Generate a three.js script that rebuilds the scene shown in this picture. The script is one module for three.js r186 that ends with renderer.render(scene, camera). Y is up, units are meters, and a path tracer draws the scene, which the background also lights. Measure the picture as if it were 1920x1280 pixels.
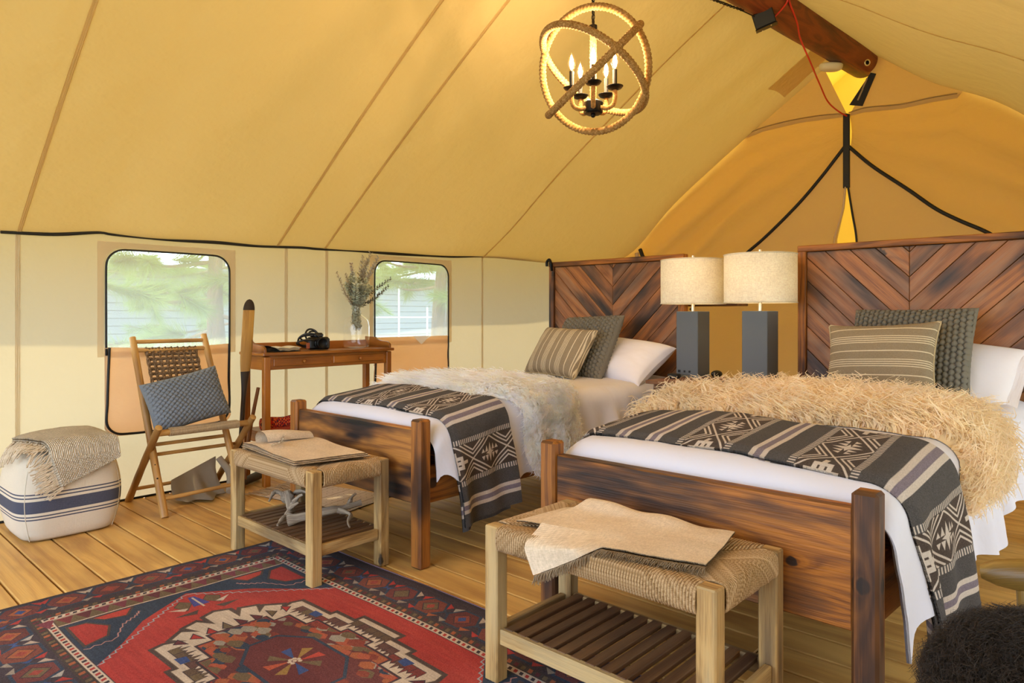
import * as THREE from 'three';
import { mergeGeometries } from 'three/addons/utils/BufferGeometryUtils.js';
import { RectAreaLightUniformsLib } from 'three/addons/lights/RectAreaLightUniformsLib.js';

// ---------------------------------------------------------------- camera, sky, sun, exposure
const scene = new THREE.Scene();
const camera = new THREE.PerspectiveCamera(2 * Math.atan(640 / 1290) * 180 / Math.PI, 1920 / 1280, 0.05, 200);
camera.position.set(0, 1.1, 0);
camera.rotation.y = 42.667 * Math.PI / 180;
camera.setViewOffset(1920, 1280, 0, 50, 1920, 1280);
const renderer = new THREE.WebGLRenderer({ antialias: true });
renderer.toneMapping = THREE.LinearToneMapping;
renderer.toneMappingExposure = 0.86;
renderer.shadowMap.enabled = true;
renderer.shadowMap.type = THREE.PCFSoftShadowMap;
RectAreaLightUniformsLib.init();
scene.background = new THREE.Color(0.62, 0.78, 1.0);
scene.backgroundIntensity = 7.5;
const sun = new THREE.DirectionalLight(new THREE.Color(1.0, 0.87, 0.54), 8);
sun.position.set(-14, 13, 3.2);
sun.target.position.set(-2, 0.5, -2.5);
sun.castShadow = true;
sun.shadow.mapSize.set(2048, 2048);
Object.assign(sun.shadow.camera, { left: -10, right: 10, top: 10, bottom: -10, near: 0.5, far: 45 });
sun.shadow.radius = 2;
sun.shadow.bias = -0.0005;
scene.add(sun, sun.target);

// ---------------------------------------------------------------- helpers
const V = (x, y, z) => new THREE.Vector3(x, y, z);
const { sin, cos, abs, min, max, floor, sqrt, PI, pow, exp, hypot } = Math;
const clamp = (x, a = 0, b = 1) => min(b, max(a, x));
const lerp = (a, b, t) => a + (b - a) * t;
const smooth = (a, b, x) => { const t = clamp((x - a) / (b - a)); return t * t * (3 - 2 * t); };
function rng(seed) { let a = seed >>> 0; return () => { a = (a + 0x6d2b79f5) | 0; let t = Math.imul(a ^ (a >>> 15), 1 | a); t = (t + Math.imul(t ^ (t >>> 7), 61 | t)) ^ t; return ((t ^ (t >>> 14)) >>> 0) / 4294967296; }; }
const hash = (x, y) => { let h = Math.imul(x | 0, 374761393) + Math.imul(y | 0, 668265263); h = Math.imul(h ^ (h >>> 13), 1274126177); return ((h ^ (h >>> 16)) >>> 0) / 4294967296; };
function vn(x, y) {
  const i = floor(x), j = floor(y), f = x - i, g = y - j, u = f * f * (3 - 2 * f), w = g * g * (3 - 2 * g);
  return lerp(lerp(hash(i, j), hash(i + 1, j), u), lerp(hash(i, j + 1), hash(i + 1, j + 1), u), w);
}
const fbm = (x, y, o = 4) => { let s = 0, a = 0.5, n = 0; for (let k = 0; k < o; k++) { s += a * vn(x, y); n += a; x = x * 2.03 + 17.3; y = y * 2.03 + 9.1; a *= 0.5; } return s / n; };

const used = {};
function numbered(n) { const k = used[n] = (used[n] ?? -1) + 1; return k ? `${n}_${String(k).padStart(3, '0')}` : n; }
const shade = (m) => { m.castShadow = m.receiveShadow = true; return m; };
function tag(o, label, category, group) { o.userData.label = label; o.userData.category = category; if (group) o.userData.group = group; return o; }
function thing(name, label, category, pos = [0, 0, 0], turn = 0, group) {
  const o = new THREE.Group(); o.name = numbered(name); o.position.set(...pos); o.rotation.y = turn; scene.add(o);
  return tag(o, label, category, group);
}
function struct(name, pos = [0, 0, 0]) { const o = new THREE.Group(); o.name = name; o.position.set(...pos); o.userData.kind = 'structure'; scene.add(o); return o; }
const partUsed = new Map();
function part(name, geo, mat, parent, extra) {
  const g = Array.isArray(geo) ? merge(geo) : geo;
  const m = shade(new THREE.Mesh(g, mat));
  let c = partUsed.get(parent); if (!c) partUsed.set(parent, c = {});
  const k = c[name] = (c[name] ?? -1) + 1;
  m.name = k ? `${name}_${String(k).padStart(3, '0')}` : name;
  if (extra) Object.assign(m.userData, extra);
  parent.add(m); return m;
}
function single(name, geo, mat, label, category, group) { const m = shade(new THREE.Mesh(Array.isArray(geo) ? merge(geo) : geo, mat)); m.name = numbered(name); scene.add(m); return tag(m, label, category, group); }
function merge(list) {
  list = list.map((g) => { g = g.index ? g.toNonIndexed() : g; for (const k of Object.keys(g.attributes)) if (!['position', 'normal', 'uv'].includes(k)) g.deleteAttribute(k); return g; });
  return mergeGeometries(list);
}
const at = (g, x, y, z, rx = 0, ry = 0, rz = 0) => { const m = new THREE.Matrix4().makeRotationFromEuler(new THREE.Euler(rx, ry, rz)); m.setPosition(x, y, z); return g.applyMatrix4(m); };

// box with chamfered edges; uv in metres, grain along axis ga (0 x, 1 y, 2 z)
const boxRand = rng(77);
function box(sx, sy, sz, b = 0.003, ga = -1, off) {
  const s = [sx / 2, sy / 2, sz / 2]; b = min(b, s[0] * 0.9, s[1] * 0.9, s[2] * 0.9);
  if (ga < 0) ga = sx >= sy && sx >= sz ? 0 : sy >= sz ? 1 : 2;
  const ou = off ? off[0] : boxRand() * 4, ov = off ? off[1] : boxRand() * 2, pos = [], nor = [], uv = [];
  const face = (pts, n) => {
    const c = V(...n).normalize(), dom = [abs(n[0]), abs(n[1]), abs(n[2])], d = dom.indexOf(max(...dom));
    const e1 = V().subVectors(pts[1], pts[0]), e2 = V().subVectors(pts[2], pts[0]);
    if (e1.cross(e2).dot(c) < 0) pts.reverse();
    const put = (p) => { const a = [p.x, p.y, p.z]; pos.push(...a); nor.push(c.x, c.y, c.z);
      if (d === ga) { const o = [0, 1, 2].filter((k) => k !== ga); uv.push(ou + a[o[0]] * 0.2, ov + a[o[1]]); }
      else { const o = 3 - d - ga; uv.push(ou + a[ga], ov + a[o] + a[d] * 0.7); } };
    for (let k = 1; k + 1 < pts.length; k++) { put(pts[0]); put(pts[k]); put(pts[k + 1]); }
  };
  const P = (a, i, j, k, si, sj, sk) => { const q = [0, 0, 0]; q[a] = si * s[a]; q[j] = sj * (s[j] - b); q[k] = sk * (s[k] - b); return V(...q); };
  for (let a = 0; a < 3; a++) { const j = (a + 1) % 3, k = (a + 2) % 3;
    for (const si of [1, -1]) { const n = [0, 0, 0]; n[a] = si; face([P(a, 0, j, k, si, 1, 1), P(a, 0, j, k, si, -1, 1), P(a, 0, j, k, si, -1, -1), P(a, 0, j, k, si, 1, -1)], n);
      for (const sj of [1, -1]) { const m = [0, 0, 0]; m[a] = si; m[j] = sj; face([P(a, 0, j, k, si, sj, 1), P(a, 0, j, k, si, sj, -1), P(j, 0, k, a, sj, -1, si), P(j, 0, k, a, sj, 1, si)], m); } } }
  for (const x of [1, -1]) for (const y of [1, -1]) for (const z of [1, -1]) face([P(0, 0, 1, 2, x, y, z), P(1, 0, 2, 0, y, z, x), P(2, 0, 0, 1, z, x, y)], [x, y, z]);
  const g = new THREE.BufferGeometry();
  g.setAttribute('position', new THREE.Float32BufferAttribute(pos, 3)); g.setAttribute('normal', new THREE.Float32BufferAttribute(nor, 3)); g.setAttribute('uv', new THREE.Float32BufferAttribute(uv, 2));
  return g;
}
// box between two corners
const boxAt = (x0, y0, z0, x1, y1, z1, b, ga) => at(box(abs(x1 - x0), abs(y1 - y0), abs(z1 - z0), b, ga), (x0 + x1) / 2, (y0 + y1) / 2, (z0 + z1) / 2);

// grid surface f(u, v) -> Vector3; uv from tex(u, v) or scaled; thick > 0 makes a closed slab
function surf(nu, nv, f, { tex, thick = 0, su = 1, sv = 1, wrapU = false } = {}) {
  const N = (nu + 1) * (nv + 1), P = new Float32Array(N * 3), uv = new Float32Array(N * 2), idx = [];
  for (let j = 0, k = 0; j <= nv; j++) for (let i = 0; i <= nu; i++, k++) {
    const u = i / nu, v = j / nv, p = f(u, v); P[k * 3] = p.x; P[k * 3 + 1] = p.y; P[k * 3 + 2] = p.z;
    const t = tex ? tex(u, v, p) : [u * su, v * sv]; uv[k * 2] = t[0]; uv[k * 2 + 1] = t[1];
  }
  for (let j = 0; j < nv; j++) for (let i = 0; i < nu; i++) { const a = j * (nu + 1) + i, b = a + 1, c = a + nu + 1, d = c + 1; idx.push(a, b, d, a, d, c); }
  let g = new THREE.BufferGeometry();
  g.setAttribute('position', new THREE.BufferAttribute(P, 3)); g.setAttribute('uv', new THREE.BufferAttribute(uv, 2)); g.setIndex(idx); g.computeVertexNormals();
  if (wrapU) { const n = g.attributes.normal; for (let j = 0; j <= nv; j++) { const a = j * (nu + 1), b = a + nu; const x = V(n.getX(a) + n.getX(b), n.getY(a) + n.getY(b), n.getZ(a) + n.getZ(b)).normalize(); n.setXYZ(a, x.x, x.y, x.z); n.setXYZ(b, x.x, x.y, x.z); } }
  if (!thick) return g;
  const nrm = g.attributes.normal.array, P2 = new Float32Array(N * 6), N2 = new Float32Array(N * 6), U2 = new Float32Array(N * 4), I2 = [...idx];
  P2.set(P); N2.set(nrm); U2.set(uv); U2.set(uv, N * 2);
  for (let k = 0; k < N * 3; k++) { P2[N * 3 + k] = P[k] - nrm[k] * thick; N2[N * 3 + k] = -nrm[k]; }
  for (let k = 0; k < idx.length; k += 3) I2.push(N + idx[k], N + idx[k + 2], N + idx[k + 1]);
  const rim = []; for (let i = 0; i <= nu; i++) rim.push(i); for (let j = 1; j <= nv; j++) rim.push(j * (nu + 1) + nu);
  for (let i = nu - 1; i >= 0; i--) rim.push(nv * (nu + 1) + i); for (let j = nv - 1; j > 0; j--) rim.push(j * (nu + 1));
  for (let k = 0; k < rim.length; k++) { const a = rim[k], b = rim[(k + 1) % rim.length]; I2.push(a, N + a, N + b, a, N + b, b); }
  g = new THREE.BufferGeometry();
  g.setAttribute('position', new THREE.BufferAttribute(P2, 3)); g.setAttribute('normal', new THREE.BufferAttribute(N2, 3)); g.setAttribute('uv', new THREE.BufferAttribute(U2, 2)); g.setIndex(I2);
  return g;
}
// tube along points; r number or function of t; rope: {n, amp, pitch} twisted strands
function tube(pts, r, { seg = 24, rad = 8, closed = false, caps = true, rope, straight = false, uvs = 1 } = {}) {
  pts = pts.map((p) => (p.isVector3 ? p : V(...p)));
  const curve = straight ? null : new THREE.CatmullRomCurve3(pts, closed, 'centripetal');
  const C = [], T = [];
  if (straight) { seg = pts.length - 1; for (let i = 0; i <= seg; i++) { C.push(pts[i]); T.push(V().subVectors(pts[min(seg, i + 1)], pts[max(0, i - 1)]).normalize()); } }
  else { curve.arcLengthDivisions = max(200, seg * 2); for (let i = 0; i <= seg; i++) { C.push(curve.getPointAt(i / seg)); T.push(curve.getTangentAt(i / seg)); } }
  let n = abs(T[0].y) < 0.9 ? V(0, 1, 0) : V(1, 0, 0); n.sub(T[0].clone().multiplyScalar(n.dot(T[0]))).normalize();
  const Nn = [n.clone()]; let L = [0];
  for (let i = 1; i <= seg; i++) { const q = new THREE.Quaternion().setFromUnitVectors(T[i - 1], T[i]); n = n.clone().applyQuaternion(q); n.sub(T[i].clone().multiplyScalar(n.dot(T[i]))).normalize(); Nn.push(n.clone()); L.push(L[i - 1] + C[i].distanceTo(C[i - 1])); }
  let twist = 0; if (closed) { const a = Nn[0], b = Nn[seg], bt = V().crossVectors(T[0], a); twist = -Math.atan2(b.dot(bt), b.dot(a)); }
  const pos = [], uv = [], idx = [];
  let ropeK = 0; if (rope) { ropeK = 2 * PI / rope.pitch; if (closed) ropeK = 2 * PI / rope.n * Math.round(ropeK * L[seg] * rope.n / (2 * PI)) / L[seg]; }
  for (let i = 0; i <= seg; i++) {
    const t = i / seg, b = V().crossVectors(T[i], Nn[i]), R = typeof r === 'function' ? r(t) : r;
    for (let j = 0; j <= rad; j++) {
      const a = (j % rad) / rad * 2 * PI + twist * t; let rr = R;
      if (rope) rr *= 1 - rope.amp * (1 - abs(cos((rope.n * (a - twist * t) + ropeK * L[i] * rope.n) / 2)));
      const p = C[i].clone().addScaledVector(Nn[i], cos(a) * rr).addScaledVector(b, sin(a) * rr);
      pos.push(p.x, p.y, p.z); uv.push(L[i] * uvs, j / rad * 2 * PI * R * uvs);
    }
  }
  for (let i = 0; i < seg; i++) for (let j = 0; j < rad; j++) { const a = i * (rad + 1) + j, c = a + rad + 1; idx.push(a, a + 1, c + 1, a, c + 1, c); }
  let g = new THREE.BufferGeometry();
  g.setAttribute('position', new THREE.Float32BufferAttribute(pos, 3)); g.setAttribute('uv', new THREE.Float32BufferAttribute(uv, 2)); g.setIndex(idx); g.computeVertexNormals();
  const nn = g.attributes.normal;
  for (let i = 0; i <= seg; i++) { const a = i * (rad + 1), b = a + rad, x = V(nn.getX(a) + nn.getX(b), nn.getY(a) + nn.getY(b), nn.getZ(a) + nn.getZ(b)).normalize(); nn.setXYZ(a, x.x, x.y, x.z); nn.setXYZ(b, x.x, x.y, x.z); }
  if (!caps || closed) return g;
  const capG = [g.toNonIndexed()];
  for (const e of [0, seg]) { const cp = [], cn = [], cu = [], s = e ? 1 : -1, R = typeof r === 'function' ? r(e / seg) : r;
    const tip = C[e].clone().addScaledVector(T[e], s * R * 0.18);
    for (let j = 0; j < rad; j++) { const q = [j, j + 1].map((k) => { const o = (e * (rad + 1) + k) * 3; return V(pos[o], pos[o + 1], pos[o + 2]); }); const tri = e ? [tip, q[0], q[1]] : [tip, q[1], q[0]];
      const nrm = V().crossVectors(V().subVectors(tri[1], tri[0]), V().subVectors(tri[2], tri[0])).normalize();
      for (const p of tri) { cp.push(p.x, p.y, p.z); cn.push(nrm.x, nrm.y, nrm.z); cu.push(p.x * uvs + p.z * uvs, p.y * uvs); } }
    const c = new THREE.BufferGeometry(); c.setAttribute('position', new THREE.Float32BufferAttribute(cp, 3)); c.setAttribute('normal', new THREE.Float32BufferAttribute(cn, 3)); c.setAttribute('uv', new THREE.Float32BufferAttribute(cu, 2)); capG.push(c); }
  return mergeGeometries(capG);
}
const lathe = (pts, n = 40) => new THREE.LatheGeometry(pts.map((p) => new THREE.Vector2(p[0], p[1])), n);

// prism from a convex polygon in the xy plane (z is out), front edge bevelled; uv along direction dir
function prism(poly, z0, z1, b, dir = [1, 0], off = [0, 0]) {
  const n = poly.length; let area = 0; for (let i = 0; i < n; i++) { const a = poly[i], c = poly[(i + 1) % n]; area += a[0] * c[1] - c[0] * a[1]; }
  if (area < 0) poly = poly.slice().reverse();
  const cx = poly.reduce((s, p) => s + p[0], 0) / n, cy = poly.reduce((s, p) => s + p[1], 0) / n;
  const inset = poly.map((p, i) => { const a = poly[(i + n - 1) % n], c = poly[(i + 1) % n]; const e = (p0, p1) => { const l = hypot(p1[0] - p0[0], p1[1] - p0[1]) || 1; return [-(p1[1] - p0[1]) / l, (p1[0] - p0[0]) / l]; };
    const e1 = e(a, p), e2 = e(p, c), k = b / max(0.35, 1 + e1[0] * e2[0] + e1[1] * e2[1]); return [p[0] + (e1[0] + e2[0]) * k, p[1] + (e1[1] + e2[1]) * k]; });
  const pos = [], nor = [], uv = [];
  const tri = (A, B, C) => { const N = V().crossVectors(V().subVectors(B, A), V().subVectors(C, A)).normalize(); for (const p of [A, B, C]) { pos.push(p.x, p.y, p.z); nor.push(N.x, N.y, N.z); uv.push(p.x * dir[0] + p.y * dir[1] + off[0], -p.x * dir[1] + p.y * dir[0] + p.z + off[1]); } };
  const F = inset.map((p) => V(p[0], p[1], z1)), M = poly.map((p) => V(p[0], p[1], z1 - b)), B = poly.map((p) => V(p[0], p[1], z0));
  for (let i = 1; i + 1 < n; i++) { tri(F[0], F[i], F[i + 1]); tri(B[0], B[i + 1], B[i]); }
  for (let i = 0; i < n; i++) { const k = (i + 1) % n; tri(M[i], M[k], F[k]); tri(M[i], F[k], F[i]); tri(B[i], B[k], M[k]); tri(B[i], M[k], M[i]); }
  const g = new THREE.BufferGeometry(); g.setAttribute('position', new THREE.Float32BufferAttribute(pos, 3)); g.setAttribute('normal', new THREE.Float32BufferAttribute(nor, 3)); g.setAttribute('uv', new THREE.Float32BufferAttribute(uv, 2)); return g;
}
function clipPoly(poly, a, b, c) { // keep a x + b y <= c
  const out = []; for (let i = 0; i < poly.length; i++) { const p = poly[i], q = poly[(i + 1) % poly.length], dp = a * p[0] + b * p[1] - c, dq = a * q[0] + b * q[1] - c; if (dp <= 0) out.push(p); if (dp * dq < 0) { const t = dp / (dp - dq); out.push([lerp(p[0], q[0], t), lerp(p[1], q[1], t)]); } } return out;
}

// ---------------------------------------------------------------- textures
function dataTex(w, h, fn, srgb = true, rx = 1, ry = 1, mirror = true) {
  const d = new Uint8Array(w * h * 4);
  for (let y = 0, k = 0; y < h; y++) for (let x = 0; x < w; x++, k += 4) { const c = fn(x / w, y / h); d[k] = clamp(c[0], 0, 255); d[k + 1] = clamp(c[1], 0, 255); d[k + 2] = clamp(c[2], 0, 255); d[k + 3] = 255; }
  const t = new THREE.DataTexture(d, w, h); t.magFilter = THREE.LinearFilter; t.minFilter = THREE.LinearFilter; t.wrapS = t.wrapT = mirror ? THREE.MirroredRepeatWrapping : THREE.RepeatWrapping;
  if (srgb) t.colorSpace = THREE.SRGBColorSpace; t.repeat.set(rx, ry); t.needsUpdate = true; return t;
}
const mixc = (a, b, t) => [lerp(a[0], b[0], t), lerp(a[1], b[1], t), lerp(a[2], b[2], t)];
// wood: grain along u (2 m over the texture), v spans 0.5 m
function woodTex(seed, { light, mid, dark, rings = 26, warp = 1, knots = [], patch = 0, fine = 0.35, worn = 0, wornC = [190, 180, 150], w = 1024, h = 512 }) {
  const o = seed * 13.7, R = rng(seed), K = []; for (let k = 0; k < knots; k++) K.push([R() * 2, R() * 0.5, 0.008 + R() * 0.02]);
  return dataTex(w, h, (U, Vv) => {
    const u = U * 2, v = Vv * 0.5; let d = v * rings * 2 + fbm(u * 0.9 + o, v * 5 + o, 3) * 7 * warp, kd = 0;
    for (const [a, b, r] of K) { const q = hypot((u - a) * 0.42, v - b), g = exp(-q / (r * 2.2)); d += g * 5; const e = hypot((u - a) * 0.75, v - b) / r + (vn(u * 90, v * 90) - 0.5) * 0.5; kd = max(kd, smooth(1.15, 0.75, e)); }
    const ring = pow(0.5 + 0.5 * sin(d * 2.6), 1.6), st = vn(u * 9 + o, v * 420 + o) * 0.6 + vn(u * 40, v * 900) * 0.4, p = fbm(u * 2.2 + o * 2, v * 8 + o, 4);
    const ring2 = 0.5 + 0.5 * sin(d * 8.3 + 2 * vn(u * 3, v * 30));
    let c = mixc(light, mid, clamp(ring * 0.6 + ring2 * 0.25 + (st - 0.5) * fine * 2)); c = mixc(c, dark, clamp((p - 0.5) * 3) * patch + ring * st * 0.25);
    c = mixc(c, dark.map((x) => x * 0.6), kd * 0.9);
    if (worn) c = mixc(c, wornC, clamp((fbm(u * 3 + 40 + o, v * 30 + 3, 4) - 0.45) * 4) * worn * (0.4 + 0.6 * st));
    return c;
  }, true, 0.5, 2);
}
const woodBump = dataTex(1024, 512, (U, Vv) => { const u = U * 2, v = Vv * 0.5; const a = 255 * clamp(0.5 + (vn(u * 10, v * 380) - 0.5) * 0.6 + (vn(u * 30 + 5, v * 900) - 0.5) * 0.4 + (fbm(u * 3, v * 20) - 0.5) * 0.5); return [a, a, a]; }, false, 0.5, 2);
const std = (o) => new THREE.MeshStandardMaterial(o);
const woodMat = (seed, o, rough = 0.55, bump = 0.0006) => std({ map: woodTex(seed, o), bumpMap: woodBump, bumpScale: bump, roughness: rough });
const weaveBump = dataTex(256, 256, (u, v) => { const a = 255 * clamp(0.5 + 0.28 * sin(u * PI * 64) * (((v * 64 | 0) % 2) ? 1 : -1) + 0.25 * sin(v * PI * 64) + (vn(u * 90, v * 90) - 0.5) * 0.3); return [a, a, a]; }, false, 12, 12, false);
const wrinkle = dataTex(512, 512, (u, v) => { const a = 255 * clamp(0.5 + (fbm(u * 6, v * 6, 5) - 0.5) * 1.2); return [a, a, a]; }, false, 1, 1);
const clothNoise = (r, g, b, amt, f = 1) => dataTex(512, 512, (u, v) => { const n = (vn(u * 240 * f, v * 60 * f) + vn(u * 60 * f, v * 240 * f) - 1) * amt + (fbm(u * 5, v * 5, 3) - 0.5) * amt * 0.6; return [r + n, g + n, b + n]; }, true, 2, 2);

// ---------------------------------------------------------------- canvas and timber materials
const canvasMat = (color, through, o = {}) => new THREE.MeshPhysicalMaterial({ color, roughness: 1, transmission: through, thickness: 0, specularIntensity: 0.1, side: THREE.DoubleSide, bumpMap: wrinkle, bumpScale: 0.006, ...o });
const M = {
  wallCanvas: canvasMat(new THREE.Color(0.455, 0.38, 0.25), 0.33),
  roofCanvas: canvasMat(new THREE.Color(0.56, 0.435, 0.24), 0.21),
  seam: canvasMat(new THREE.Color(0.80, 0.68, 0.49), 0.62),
  flap: canvasMat(new THREE.Color(0.74, 0.55, 0.35), 0.42),  // warm tint stands in for light coming through doubled canvas
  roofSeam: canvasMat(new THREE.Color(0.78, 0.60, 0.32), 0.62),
  gable: canvasMat(new THREE.Color(0.56, 0.435, 0.24), 0.45),
  drape: canvasMat(new THREE.Color(0.56, 0.435, 0.24), 0.62),
  fly: canvasMat(new THREE.Color(0.88, 0.66, 0.19), 0.45),
  black: std({ color: 0x0b0b0c, roughness: 0.6 }),
  blackMetal: std({ color: 0x0c0c0d, roughness: 0.42, metalness: 0.6 }),
  fillScreen: new THREE.MeshPhysicalMaterial({ color: new THREE.Color(0.7, 0.64, 0.55), roughness: 0.3, transmission: 1, thickness: 0, specularIntensity: 0.2, side: THREE.DoubleSide }),  // warm tint for fill light through the added right wall openings
  screen: new THREE.MeshPhysicalMaterial({ color: new THREE.Color(0.86, 0.88, 0.86), roughness: 0.46, transmission: 1, thickness: 0, specularIntensity: 0.3, side: THREE.DoubleSide }),
};
for (const k of ['roofCanvas', 'gable', 'drape']) { M[k].bumpScale = 0.009; }

// ---------------------------------------------------------------- the tent: floor
const EAVE = [[1.5, 1.5], [-0.839, 1.534], [-1.08, 1.543], [-1.318, 1.573], [-1.36, 1.567], [-1.641, 1.558], [-1.986, 1.568], [-2.26, 1.564], [-2.622, 1.579], [-2.709, 1.577], [-3.176, 1.585], [-3.328, 1.587], [-4.009, 1.6], [-4.608, 1.641], [-5.429, 1.654], [-6.4, 1.685]];
const eaveY = (z) => { for (let k = 1; k < EAVE.length; k++) if (z >= EAVE[k][0]) { const [a, b] = [EAVE[k - 1], EAVE[k]]; return lerp(a[1], b[1], clamp((z - a[0]) / (b[0] - a[0]))); } return 1.685; };
const XL = -4.45, XR = 0.63, RX = -1.91, ZB = -6.4, ZF = 1.5;
const ridgeY = (z) => 3.44 - 0.052 * (z + 6.4);
const floorWood = [1, 2, 3, 4, 5].map((k) => woodMat(k, { light: [220, 172, 94], mid: [202, 151, 78], dark: [146, 100, 48], rings: 9 + k * 2, warp: 1.2, knots: k % 2 ? 2 : 0, patch: 0.55, fine: 0.2, worn: 0.25, wornC: [206, 170, 110] }, 0.5, 0.0004));
const fl = struct('floor');
{
  const R = rng(5), P = 0.1485;
  part('joist_bed', boxAt(XL - 0.3, -0.14, ZB - 0.2, XR + 0.3, -0.045, ZF + 0.2, 0.005), std({ color: 0x2a1c10, roughness: 0.9 }), fl);
  for (let k = -6; ; k++) {
    const z = -0.655 - P * (k - 0.5) - P + 0.0; if (z < ZB) break;
    let x = XL - 0.25; const cuts = [XL - 0.25]; if (k % 3 === 1) cuts.push(-3.0 + R() * 2.6); cuts.push(XR + 0.25);
    for (let c = 0; c + 1 < cuts.length; c++) part('plank', boxAt(cuts[c] + 0.0015, -0.045, z - P / 2 + 0.0035, cuts[c + 1] - 0.0015, 0, z + P / 2 - 0.0035, 0.004, 0), floorWood[floor(R() * 5)], fl);
  }
}

// ---------------------------------------------------------------- left wall, windows
const WZ = [ZF, -0.916, -2.481, -2.806, -4.426, ZB];
function roundRect(s, a0, y0, a1, y1, rt, rb) {
  s.moveTo(a0 + rb, y0); s.lineTo(a1 - rb, y0); if (rb) s.absarc(a1 - rb, y0 + rb, rb, -PI / 2, 0); s.lineTo(a1, y1 - rt); s.absarc(a1 - rt, y1 - rt, rt, 0, PI / 2); s.lineTo(a0 + rt, y1); s.absarc(a0 + rt, y1 - rt, rt, PI / 2, PI); s.lineTo(a0, y0 + rb); if (rb) s.absarc(a0 + rb, y0 + rb, rb, PI, 1.5 * PI); return s;
}
const WIN = [{ a0: 1.34, a1: 2.07, top: 1.483, sill: 0.908, bot: 0.395 }, { a0: 3.231, a1: 4.003, top: 1.527, sill: 0.918, bot: 0.43 }];
const wl = struct('wall_left', [XL, 0, 0]);
for (let k = 0; k + 1 < WZ.length; k++) {
  const s = new THREE.Shape(), a0 = -WZ[k], a1 = -WZ[k + 1]; s.moveTo(a0, 0); s.lineTo(a1, 0); s.lineTo(a1, eaveY(-a1) + 0.02);
  for (const [z] of EAVE.slice().reverse()) if (-z > a0 && -z < a1) s.lineTo(-z, eaveY(z) + 0.02);
  s.lineTo(a0, eaveY(-a0) + 0.02); s.closePath();
  for (const w of WIN) if (w.a0 > a0 && w.a1 < a1) s.holes.push(roundRect(new THREE.Path(), w.a0, w.bot, w.a1, w.top, 0.1, 0.07));
  part('canvas_panel', new THREE.ShapeGeometry(s, 12).rotateY(PI / 2), M.wallCanvas, wl);
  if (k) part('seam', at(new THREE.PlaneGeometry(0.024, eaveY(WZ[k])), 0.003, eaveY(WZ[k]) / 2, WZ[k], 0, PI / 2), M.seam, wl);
}
part('hem', boxAt(0.002, 0, ZF, 0.012, 0.012, ZB, 0.002), M.black, wl);
part('eave_binding', tube(EAVE.slice(1).map(([z, y], i) => V(0.012, y + 0.002, z)), (t) => 0.0085 + 0.004 * sin(t * 37) * sin(t * 11), { seg: 260, rad: 6 }), M.black, wl);
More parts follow.
